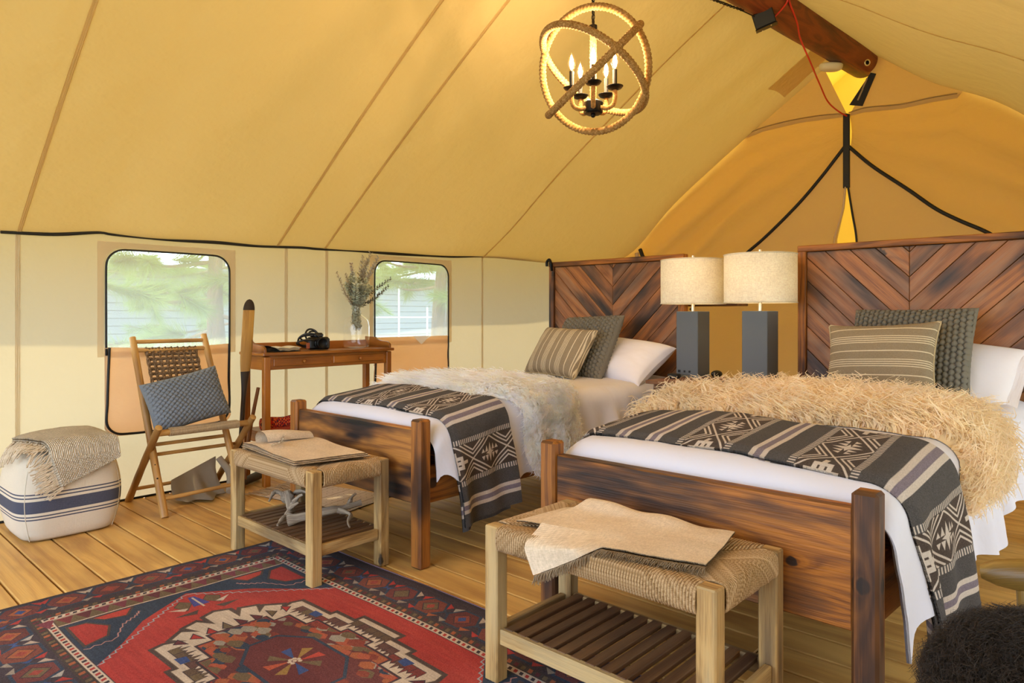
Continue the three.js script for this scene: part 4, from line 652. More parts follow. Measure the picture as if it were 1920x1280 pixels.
single('red_cord', tube([V(-1.80, 3.40, -4.4), V(-1.755, 3.28, -4.55), V(-1.765, 3.205, -4.67), V(-1.80, 3.15, -4.9), V(-1.853, 3.112, -5.11), V(-1.87, 3.02, -5.35), V(-1.93, 2.95, -5.75), V(-1.96, 2.88, -6.05), V(-1.93, 2.835, -6.25), V(-1.905, 2.82, -6.34)], 0.0062, { seg: 70, rad: 7 }), red, 'long red cord running from the ridge log down to the back wall', 'cord');
single('red_cord', tube([V(-1.80, 3.38, -4.35), V(-1.755, 3.26, -4.5), V(-1.763, 3.2, -4.63), V(-1.79, 3.155, -4.62), V(-1.84, 3.1, -4.6)], 0.006, { seg: 30, rad: 7 }), red, 'short red cord curving into the black junction box', 'cord');
// chandelier
{
  const C = V(-1.91, 2.245, -2.635), t = thing('chandelier', 'rope-wrapped globe chandelier with five lit candle bulbs', 'chandelier', C.toArray());
  const rope = std({ map: clothNoise(160, 122, 70, 46, 1), roughness: 1 });
  const ring = (n, R) => { const N = V(...n).normalize(), a = V().crossVectors(N, V(0, 1, 0)).normalize(), b = V().crossVectors(N, a), pts = []; for (let k = 0; k < 48; k++) { const q = k / 48 * 2 * PI; pts.push(V().addScaledVector(a, R * cos(q)).addScaledVector(b, R * sin(q))); } return tube(pts, 0.0185, { seg: 420, rad: 16, closed: true, rope: { n: 3, amp: 0.38, pitch: 0.054 } }); };
  part('rope_ring', ring([-0.3978, 0.7009, 0.5929], 0.287), rope, t);
  part('rope_ring', ring([0.3105, 0.8182, -0.4849], 0.282), rope, t);
  part('rope_ring', ring([0.1235, -0.2954, 0.9474], 0.277), rope, t);
  const stem = part('stem', tube([V(0, -0.16, 0), V(0, 0.19, 0)], 0.017, { seg: 60, rad: 12, rope: { n: 3, amp: 0.3, pitch: 0.05 } }), rope, t);
  part('cap', at(new THREE.CylinderGeometry(0.019, 0.019, 0.025, 18), 0, 0.2, 0), M.blackMetal, stem);
  const hub = part('hub', at(lathe([[0, -0.03], [0.042, -0.03], [0.046, -0.02], [0.046, 0.022], [0.04, 0.03], [0.014, 0.034], [0.014, 0.05], [0, 0.05]], 6), 0, -0.172, 0), M.blackMetal, t);
  part('knob', at(new THREE.SphereGeometry(0.012, 12, 8), 0, -0.208, 0), M.blackMetal, hub);
  const glass = new THREE.MeshPhysicalMaterial({ color: 0xffffff, roughness: 0.02, transmission: 1, thickness: 0, side: THREE.DoubleSide });
  const glow = std({ color: 0xffd9a0, emissive: new THREE.Color(1, 0.72, 0.36), emissiveIntensity: 60 });
  for (let k = 0; k < 5; k++) {
    const a = 0.627 + k * 2 * PI / 5, d = V(sin(a), 0, cos(a)), P = (r, y) => V(d.x * r, y, d.z * r);
    const arm = part('arm', tube([P(0.03, -0.175), P(0.07, -0.183), P(0.096, -0.17), P(0.105, -0.14), P(0.105, -0.105)], 0.0115, { seg: 60, rad: 10, rope: { n: 3, amp: 0.3, pitch: 0.034 } }), rope, t);
    part('drip_cup', at(lathe([[0, -0.006], [0.016, -0.005], [0.03, 0.0], [0.037, 0.009], [0.039, 0.012], [0.036, 0.012], [0.02, 0.003], [0, 0.002]], 24), d.x * 0.105, -0.098, d.z * 0.105), M.blackMetal, arm);
    const sl = part('candle_sleeve', at(new THREE.CylinderGeometry(0.0105, 0.0105, 0.085, 16), d.x * 0.105, -0.052, d.z * 0.105), M.black, t);
    part('bulb_glass', at(lathe([[0.006, 0], [0.011, 0.012], [0.0185, 0.034], [0.015, 0.058], [0.006, 0.078], [0.001, 0.092]], 18), d.x * 0.105, -0.01, d.z * 0.105), glass, sl);
    part('bulb_filament', at(lathe([[0, 0.006], [0.007, 0.016], [0.0105, 0.034], [0.008, 0.055], [0, 0.08]], 12), d.x * 0.105, -0.01, d.z * 0.105), glow, sl);
    const L = new THREE.PointLight(new THREE.Color(1, 0.68, 0.36), 0.85); L.position.set(C.x + d.x * 0.105, C.y + 0.026, C.z + d.z * 0.105); L.castShadow = true; L.shadow.radius = 0.4; scene.add(L);
  }
  const link = new THREE.TorusGeometry(0.011, 0.0024, 6, 14).scale(0.75, 1.25, 1), cg = [];
  const chain = (pts) => { const cv = new THREE.CatmullRomCurve3(pts), n = Math.round(cv.getLength() / 0.0215); for (let k = 0; k <= n; k++) { const p = cv.getPointAt(k / n), tg = cv.getTangentAt(k / n), q = new THREE.Quaternion().setFromUnitVectors(V(0, 1, 0), tg).multiply(new THREE.Quaternion().setFromAxisAngle(V(0, 1, 0), (k % 2) * PI / 2)); const m = new THREE.Matrix4().compose(p.sub(C), q, V(1, 1, 1)); cg.push(link.clone().applyMatrix4(m)); } };
  const W = (x, y, z) => V(x, y, z);
  chain([W(-1.91, 2.455, -2.635), W(-1.912, 2.75, -2.64), W(-1.915, 3.05, -2.65)]);
  chain([W(-1.915, 3.05, -2.65), W(-1.94, 2.99, -3.1), W(-1.97, 3.0, -3.6), W(-1.97, 3.07, -4.1), W(-1.95, 3.1, -4.35)]);
  part('chain', mergeGeometries(cg), M.blackMetal, t, { kind: 'stuff' });
  part('cable', tube([V(0.004, 0.2, 0.004), V(-0.004, 0.4, 0), V(0, 0.78, -0.01), V(-0.03, 0.735, -0.5), V(-0.05, 0.75, -1), V(-0.05, 0.83, -1.5), V(-0.02, 0.855, -1.88)], 0.0035, { seg: 60, rad: 6 }), M.black, t);
  part('hook', tube([V(0, 0.8, -0.015), V(0, 0.84, -0.015)], 0.006, { seg: 2, rad: 8 }), M.blackMetal, t);
}

// ---------------------------------------------------------------- folding chair with its cushion
const pole = woodMat(101, { light: [196, 150, 84], mid: [168, 120, 60], dark: [110, 74, 36], rings: 6, warp: 1.4, knots: 5, patch: 0.7, fine: 0.35 }, 0.5, 0.0006);
const jute = std({ map: clothNoise(120, 94, 66, 40, 1), roughness: 1 }), jutePale = std({ map: clothNoise(186, 162, 128, 44, 1), roughness: 1 });
{
  const t = thing('folding_chair', 'folding pole chair with woven rope back in front of the window', 'chair', [-4.1, 0, -1.68]), o = t.position;
  const P = (x, y, z) => V(x - o.x, y, z - o.z), stick = (a, b, r0, r1) => { const m = a.clone().lerp(b, 0.45).add(V(0.006, 0, 0.004)); return tube([a, m, b], (q) => lerp(r0, r1, q) * (1 + 0.03 * sin(q * 23)), { seg: 18, rad: 12 }); };
  const UL = [P(-3.915, 0.0, -1.468), P(-4.40, 0.965, -1.468)], UR = [P(-3.915, 0.0, -1.905), P(-4.40, 0.975, -1.885)], FL = [P(-4.42, 0.0, -1.452), P(-3.945, 0.487, -1.448)], FR = [P(-4.42, 0.0, -1.955), P(-3.945, 0.487, -1.985)];
  for (const [a, b] of [UL, UR]) part('back_pole', stick(a, b, 0.0205, 0.0185), pole, t);
  for (const [a, b] of [FL, FR]) part('front_pole', stick(a, b, 0.02, 0.0195), pole, t);
  const on = (A, y) => A[0].clone().lerp(A[1], y / A[1].y), rung = (A, B, y, r = 0.0105, y2 = y) => part('rung', tube([on(A, y), on(B, y2)], r, { seg: 4, rad: 9 }), pole, t);
  rung(UL, UR, 0.94, 0.0125); rung(UL, UR, 0.89, 0.012); rung(UL, UR, 0.56, 0.012); rung(UL, UR, 0.43, 0.012); rung(UL, UR, 0.37); rung(UL, UR, 0.09, 0.011, 0.1); rung(FL, FR, 0.45, 0.018); rung(FL, FR, 0.31); rung(FL, FR, 0.085);
  // woven back: cords over the second rung, with open gaps
  const wb2 = [], back = (u, y, off = 0) => { const a = on(UL, y).lerp(on(UR, y), u); a.x += off; return a; };
  const R = rng(8);
  for (let k = 0; k < 9; k++) { const u = lerp(0.15, 0.83, k / 8); for (const e of [-1, 1]) { const pts = []; for (let q = 0; q <= 12; q++) { const y = lerp(0.905, 0.56, q / 12); pts.push(back(u + e * 0.009 + 0.008 * (R() - 0.5), y, 0.006 * (q % 2 ? e : -e))); } wb2.push(tube(pts, 0.0062, { seg: 36, rad: 6, rope: { n: 2, amp: 0.3, pitch: 0.02 } })); } }
  for (let q = 0; q < 12; q++) { const y = 0.893 - q * 0.028; for (const e of [-1, 1]) { const pts = []; for (let k = 0; k <= 16; k++) { const u = lerp(0.14, 0.84, k / 16); pts.push(back(u, y + 0.005 * e * (k % 2 ? 1 : -1) + 0.003 * (R() - 0.5), 0.009 * e * (k % 2 ? 1 : -1))); } wb2.push(tube(pts, 0.0078, { seg: 64, rad: 6, rope: { n: 2, amp: 0.3, pitch: 0.02 } })); } }
  part('woven_back', mergeGeometries(wb2), jute, t, { kind: 'stuff' });
  const se = []; const f0 = on(FL, 0.45), f1 = on(FR, 0.45), b0 = on(UL, 0.43), b1 = on(UR, 0.43);
  for (let k = 0; k < 62; k++) { const u = lerp(0.13, 0.86, k / 61), f = f0.clone().lerp(f1, u), b = b0.clone().lerp(b1, u), dx = V().subVectors(b, f).normalize(); const j = () => (R() - 0.5) * 0.003; se.push(tube([b.clone().add(V(0, 0.016, j())), f.clone().lerp(b, 0.5).add(V(0, -0.004, j())), f.clone().add(V(-0.004, 0.022, j())), f.clone().add(V(0.022, 0.006, 0)), f.clone().add(V(0.014, -0.017, j())), f.clone().add(V(-0.012, -0.02, 0))], 0.0036, { seg: 14, rad: 5, caps: false })); }
  part('woven_seat', mergeGeometries(se), jutePale, t, { kind: 'stuff' });
  for (const [a, y] of [[UL, 0.27], [UR, 0.27], [UL, 0.2]]) part('bolt', at(new THREE.SphereGeometry(0.006, 8, 6), ...on(a, y).add(V(0.02, 0, 0.008)).toArray()), M.blackMetal, t);
}
const greyKnit = std({ color: new THREE.Color(0.165, 0.178, 0.195), roughness: 1 });
cushion('cushion', 'blue-grey bobble knit cushion sitting tilted on the folding chair', 'cushion', cushionGeo(0.43, 0.3, 0.16, { n: 280, pinch: 0.06, bump: (x, y) => { const c = 0.02, a = (x * 0.8 + y * 0.6) / c, b = (-x * 0.6 + y * 0.8) / c, fa = a - floor(a) - 0.5, fb = b - floor(b) - 0.5; return 0.0095 * sqrt(max(0, 1 - 3.6 * (fa * fa + fb * fb))) - 0.002; } }), greyKnit, [-4.07, 0.612, -1.645], [0.02, 0.09, -0.42], [-0.30, 1, -0.12]);
// blanket slung over the lower rung behind the chair
{
  const t = thing('blanket', 'beige ribbed blanket slung over the low rung of the folding chair', 'blanket', [-4.25, 0, -1.8]);
  const rib = std({ color: new THREE.Color(0.58, 0.47, 0.33), roughness: 1, side: THREE.DoubleSide, bumpMap: weaveBump, bumpScale: 0.003 });
  part('cloth', surf(60, 60, (u, v) => { // u across, v from the floor in front over the rung to the back
    const z = lerp(0.165, -0.10, u) + 0.03 * (1 - u) * (0.5 - v), y0 = lerp(0.112, 0.215, u), d = v < 0.55; const q = v / 0.55;
    const x = d ? lerp(lerp(0.1, 0.2, sin(u * PI)), 0.0, q) + 0.03 * sin(u * 14 + q * 2) * (1 - q * 0.9) : lerp(0, -0.1, (v - 0.55) / 0.45), y = d ? lerp(0.012, y0, pow(q, 1.4)) : lerp(y0, 0.03, pow((v - 0.55) / 0.45, 1.3));
    return V(x, y + 0.008 + 0.03 * sin(u * 13 + q * 2) * q * (1 - q) * (d ? 1 : 0), z + 0.02 * sin(v * 5));
  }, { thick: 0.006 }), rib, t);
  part('rolled_edge', tube([V(0.15, 0.025, -0.12), V(0.06, 0.12, -0.155), V(0.0, 0.21, -0.115)], (q) => 0.026 - 0.006 * q, { seg: 24, rad: 12 }), rib, t);
}
// paddle and stick
{
  const t = thing('paddle', 'wooden paddle standing on its handle against the desk', 'paddle', [-4.2, 0, -2.012]), pw = woodMat(111, { light: [206, 160, 78], mid: [176, 128, 54], dark: [110, 72, 30], rings: 5, warp: 0.6, patch: 0.4, fine: 0.3 }, 0.45), dk = std({ color: 0x2b1c10, roughness: 0.5 });
  const lean = (y) => V(-0.02 * (y / 1.2), y, -0.088 * (y / 1.2));
  const wid = (y) => (y < 0.56 ? 0.014 : lerp(0.014, 0.039, smooth(0.56, 0.86, y))) * (y > 1.13 ? sqrt(max(0.0001, 1 - pow((y - 1.13) / 0.07, 2))) : 1);
  const bl = (y0, y1, ny) => surf(16, ny, (u, v) => { const y = lerp(y0, y1, v), c = lean(y), w = wid(y), th = lerp(0.014, 0.006, smooth(0.56, 0.8, y)) * (y > 1.13 ? sqrt(max(0.01, 1 - pow((y - 1.13) / 0.0701, 2))) : 1), a = u * 2 * PI; return V(c.x + th * cos(a), y, c.z + w * sin(a)); }, { tex: (u, v) => [lerp(y0, y1, v), u * 0.12], wrapU: true });
  part('blade', bl(0.74, 1.13, 40), pw, t); part('blade_tip', bl(1.13, 1.1999, 18), dk, t); part('blade_band', bl(0.86, 0.94, 6), std({ color: 0x8d6a35, roughness: 0.5 }), t).scale.set(1.01, 1, 1.01);
  part('shaft', bl(0.045, 0.74, 50), dk, t);
  part('grip', tube([V(0.035, 0.034, 0.04), V(0.0, 0.034, 0.0), V(-0.08, 0.034, -0.12), V(-0.15, 0.034, -0.22)], (q) => 0.026 + 0.007 * abs(q - 0.5), { seg: 20, rad: 16 }), dk, t);
  single('walking_stick', tube([V(-4.31, 0.62, -2.205), V(-4.28, 0.33, -2.13), V(-4.22, 0.0, -2.06)], (q) => 0.0115 + 0.002 * q, { seg: 14, rad: 9 }), woodMat(112, { light: [130, 82, 40], mid: [104, 62, 28], dark: [60, 34, 16], rings: 6, patch: 0.6 }, 0.5), 'short brown stick leaning behind the folding chair', 'stick');
}

// ---------------------------------------------------------------- console desk and what stands on it
const teak = [121, 122].map((k) => woodMat(k, { light: [172, 106, 34], mid: [138, 80, 19], dark: [84, 44, 10], rings: 9, warp: 0.8, patch: 0.5, fine: 0.4 }, 0.38, 0.0004));
{
  const t = thing('console_desk', 'narrow reddish wooden console desk with two drawers under the wall', 'desk', [-4.275, 0, -2.65]), T = teak[0], hx = 0.155, hz = 0.5;
  for (const sx of [-1, 1]) for (const sz of [-1, 1]) part('leg', at(box(0.04, 0.83, 0.042, 0.003, 1), sx * (hx - 0.02), 0.415, sz * (hz - 0.021)), teak[1], t);
  part('top', at(box(0.335, 0.02, 1.03, 0.004, 2), 0.004, 0.846, 0), T, t);
  for (const s of [-1, 1]) part('apron', at(box(2 * hx - 0.08, 0.09, 0.018, 0.002, 0), 0, 0.79, s * (hz - 0.014)), teak[1], t);
  part('apron', at(box(0.018, 0.09, 2 * hz - 0.084, 0.002, 2), -hx + 0.012, 0.79, 0), T, t);
  part('apron', at(box(0.012, 0.09, 2 * hz - 0.084, 0.002, 2), hx - 0.02, 0.79, 0), T, t);
  for (const s of [-1, 1]) { const d = part('drawer', at(box(0.014, 0.05, 0.425, 0.0035, 2), hx - 0.011, 0.792, s * 0.222), T, t); part('knob', at(new THREE.SphereGeometry(0.011, 14, 10), hx + 0.008, 0.792, s * 0.222), teak[1], d); }
  part('back_rail', at(box(0.014, 0.055, 1.0, 0.003, 2), -hx + 0.008, 0.882, 0), T, t);
  for (const s of [-1, 1]) { const sh = new THREE.Shape(); sh.moveTo(-hx, 0); sh.lineTo(hx - 0.005, 0); sh.lineTo(hx - 0.005, 0.022); sh.quadraticCurveTo(hx - 0.012, 0.045, hx - 0.07, 0.047); sh.quadraticCurveTo(0, 0.048, -0.03, 0.075); sh.lineTo(-hx, 0.078); sh.closePath(); const g = new THREE.ExtrudeGeometry(sh, { depth: 0.012, bevelSize: 0.0015, bevelThickness: 0.0015, bevelSegments: 1, curveSegments: 10 }); part('end_gallery', at(g, 0, 0.856, s * (hz - 0.008) - 0.006), teak[1], t); }
  part('shelf', at(box(2 * hx - 0.01, 0.018, 2 * hz - 0.02, 0.002, 2), 0, 0.336, 0), T, t);
  part('shelf_apron', at(box(0.016, 0.055, 2 * hz - 0.084, 0.002, 2), hx - 0.02, 0.30, 0), T, t); for (const s of [-1, 1]) part('shelf_apron', at(box(2 * hx - 0.08, 0.055, 0.016, 0.002, 0), 0, 0.30, s * (hz - 0.02)), teak[1], t);
}
{ // red patterned textile on the shelf
  const tx = dataTex(256, 256, (u, v) => { const a = sin(u * 40 + 6 * vn(u * 8, v * 8)) * sin(v * 34 + 5 * vn(u * 9 + 4, v * 9)); return a > 0.35 ? [60, 40, 44] : a < -0.5 ? [196, 120, 50] : [176, 34, 24]; }, true, 6, 6);
  const rm = std({ map: tx, roughness: 1 }), t = thing('textile_roll', 'red patterned textile rolled up on the lower shelf of the desk', 'textile', [-4.22, 0.345, -2.3]);
  part('roll', at(tube([V(0, 0, 0.12), V(0.01, 0, 0), V(0, 0, -0.16)], (q) => 0.04 + 0.004 * sin(q * 9), { seg: 16, rad: 16 }), 0, 0.044, 0), rm, t); part('flap', at(surf(12, 8, (u, v) => V(0.03 + 0.045 * u, 0.02 - 0.012 * u + 0.004 * sin(v * 9), lerp(0.1, -0.15, v)), { thick: 0.006 }), 0, 0, 0), rm, t);
  single('wood_dish', at(lathe([[0, 0], [0.05, 0], [0.07, 0.02], [0.075, 0.035], [0.07, 0.035], [0.05, 0.012], [0, 0.01]], 24), -4.3, 0.346, -2.52), teak[1], 'shallow wooden dish beside the red textile on the desk shelf', 'dish');
}
{ // notebook
  const t = thing('notebook', 'dark covered notebook with loose pale pages on the desk', 'book', [-4.235, 0.856, -2.325], 0.12);
  part('cover', at(box(0.16, 0.004, 0.2, 0.0015), 0, 0.003, 0), std({ color: 0x17100c, roughness: 0.6 }), t);
  const pg = std({ color: 0xd9d2c4, roughness: 0.9, side: THREE.DoubleSide });
  for (let k = 0; k < 4; k++) part('page_block', surf(14, 10, (u, v) => V(lerp(-0.07, 0.075, u), 0.008 + k * 0.005 + 0.012 * sin(u * PI * 0.9) + 0.003 * sin(v * 11 + k * 2), lerp(0.06 + 0.006 * k, -0.09 - 0.005 * k, v)), { thick: 0.004 }), pg, t);
  part('cover', surf(10, 8, (u, v) => V(lerp(-0.08, 0.06, u), 0.03 + 0.012 * sin(u * 3) - 0.02 * v, lerp(0.1, 0.05, v)), { thick: 0.003 }), std({ color: 0x17100c, roughness: 0.6, side: THREE.DoubleSide }), t);
}
{ // camera with its coiled strap
  const t = thing('camera', 'black camera with a coiled leather strap on the desk', 'camera', [-4.24, 0.856, -2.57], 1.35), lb = std({ color: 0x101010, roughness: 0.4 });
  t.scale.setScalar(1.16);
  part('body', at(box(0.13, 0.075, 0.055, 0.012), 0.03, 0.04, 0), lb, t); part('prism_hump', at(box(0.055, 0.03, 0.045, 0.01), 0.03, 0.088, 0), lb, t);
  const ln = part('lens', at(lathe([[0, 0], [0.034, 0], [0.034, 0.05], [0.031, 0.055], [0.026, 0.055], [0.022, 0.046], [0, 0.044]], 30), 0.03, 0.042, 0.026, PI / 2), M.blackMetal, t); part('lens_ring', at(new THREE.TorusGeometry(0.0335, 0.003, 8, 30), 0.03, 0.042, 0.05), lb, ln);
  for (let k = 0; k < 5; k++) { const pts = []; for (let q = 0; q < 14; q++) { const a = q / 14 * 2 * PI; pts.push(V(-0.045 + k * 0.016 + (0.062 - 0.005 * k) * cos(a) * (k > 2 ? 0.8 : 1), 0.03 + k * 0.012 + 0.032 * (1 + 0.3 * (k % 2)) * sin(a) * (k % 2 ? 1 : 0.55) + 0.016, 0.03 - 0.02 * k + 0.03 * sin(a + k))); } part('strap', tube(pts, 0.0058, { seg: 60, rad: 7, closed: true }), lb, t); }
  part('leather_tab', at(box(0.02, 0.034, 0.006, 0.002), -0.055, 0.03, 0.072), std({ color: 0x8a3f17, roughness: 0.6 }), t);
}
{ // vase
  const t = thing('glass_vase', 'clear wide glass bottle vase at the far end of the desk', 'vase', [-4.285, 0.8565, -2.955]);
  const gm = new THREE.MeshPhysicalMaterial({ color: 0xffffff, roughness: 0.03, transmission: 0.975, thickness: 0, ior: 1.5, side: THREE.DoubleSide });
  const prof = []; const add = (r, y) => prof.push([r, y]);
  for (const [r, y] of [[0, 0.004], [0.07, 0.004], [0.088, 0.008], [0.094, 0.02], [0.095, 0.06], [0.095, 0.14], [0.0935, 0.17], [0.086, 0.2], [0.07, 0.222], [0.048, 0.238], [0.034, 0.25], [0.029, 0.268], [0.029, 0.3], [0.031, 0.315], [0.034, 0.318]]) add(r, y);
  part('bottle', lathe(prof, 48), gm, t); part('foot', at(lathe([[0, 0], [0.06, 0], [0.066, 0.004], [0.06, 0.007], [0.03, 0.006], [0, 0.01]], 32), 0, 0.001, 0), new THREE.MeshPhysicalMaterial({ color: 0xffffff, roughness: 0.1, transmission: 0.6, thickness: 0 }), t);
  for (const r of [0.094]) part('rim', at(new THREE.TorusGeometry(0.032, 0.003, 8, 28), 0, 0.318, 0, PI / 2), gm, t);
  const e = thing('eucalyptus', 'bunch of dried eucalyptus stems standing in the glass vase', 'plant', [-4.285, 0.88, -2.955]), R = rng(12);
  const stemM = std({ color: 0x6a5a44, roughness: 0.9 }), leafM = new THREE.MeshPhysicalMaterial({ color: 0xffffff, roughness: 0.85, transmission: 0.25, thickness: 0, specularIntensity: 0.2, side: THREE.DoubleSide });
  const leaves = [], stems = [];
  const mk = (tip, tone, size, bend, dense = 1) => { const b = V((R() - 0.5) * 0.05, 0.10 + R() * 0.05, (R() - 0.5) * 0.05), n = V((R() - 0.5) * 0.034, 0.27, (R() - 0.5) * 0.034), m = n.clone().lerp(tip, 0.5).add(V(0, bend, 0)); const cv = new THREE.CatmullRomCurve3([b, n, m, tip]); stems.push(tube([b, n, m, tip], (q) => lerp(0.0026, 0.0011, q), { seg: 24, rad: 5 })); const N = Math.round((dense > 1 ? 46 : 34)); for (let k = 0; k < N; k++) { const q = lerp(dense > 1 ? 0.02 : 0.36, 1, (k + R() * 0.5) / N), p = cv.getPoint(min(1, q)), tg = cv.getTangent(min(1, q)); for (const s of [0, 1]) leaves.push([p, tg, k * 1.9 + s * PI + R() * 0.6, size * (1.15 - 0.55 * q) * (q < 0.4 ? 0.55 : 1) * (0.8 + 0.4 * R()), tone]); } };
  const G = [0.60, 0.63, 0.50], B2c = [0.52, 0.45, 0.34];
  for (let k = 0; k < 22; k++) { const a = k * 2.4, r = 0.03 + 0.06 * R(); mk(V(cos(a) * r * 1.3, 0.40 + 0.15 * R(), sin(a) * r * 1.3 - 0.01), G, 0.044, 0.005, 1.2); }
  for (const tp of [[0.0, 0.66, -0.06], [0.01, 0.69, -0.12], [0, 0.64, -0.10], [0.0, 0.66, -0.2], [0.02, 0.6, -0.15], [0, 0.56, -0.07]]) mk(V(...tp), B2c, 0.036, 0.03);
  mk(V(0, 0.60, 0.05), [0.46, 0.36, 0.34], 0.032, 0.02); mk(V(0.03, 0.53, 0.19), B2c, 0.026, -0.03); mk(V(0.02, 0.52, 0.11), B2c, 0.028, 0); mk(V(0.05, 0.50, -0.28), [0.20, 0.18, 0.13], 0.03, 0.01); mk(V(0.06, 0.44, -0.25), [0.20, 0.18, 0.13], 0.032, -0.02);
  part('stems', mergeGeometries(stems), stemM, e, { kind: 'stuff' });
  const lg = surf(4, 4, (u, v) => { const y = v, w = 0.36 * sin(PI * pow(v, 0.75)) + 0.001; return V((u * 2 - 1) * w, y, 0.12 * sin(v * 2.4) + 0.06 * abs(u * 2 - 1)); });
  const im = shade(new THREE.InstancedMesh(lg, leafM, leaves.length)), m = new THREE.Matrix4();
  leaves.forEach(([p, tg, a, s, tone], k) => { const q1 = new THREE.Quaternion().setFromUnitVectors(V(0, 1, 0), tg), q = q1.multiply(new THREE.Quaternion().setFromAxisAngle(V(0, 1, 0), a)).multiply(new THREE.Quaternion().setFromAxisAngle(V(1, 0, 0), 0.95)); m.compose(p, q, V(s, s, s)); im.setMatrixAt(k, m); const b = 0.8 + 0.4 * R(); im.setColorAt(k, new THREE.Color(tone[0] * b, tone[1] * b, tone[2] * b)); });
  im.name = 'leaves'; im.userData.kind = 'stuff'; e.add(im);
}

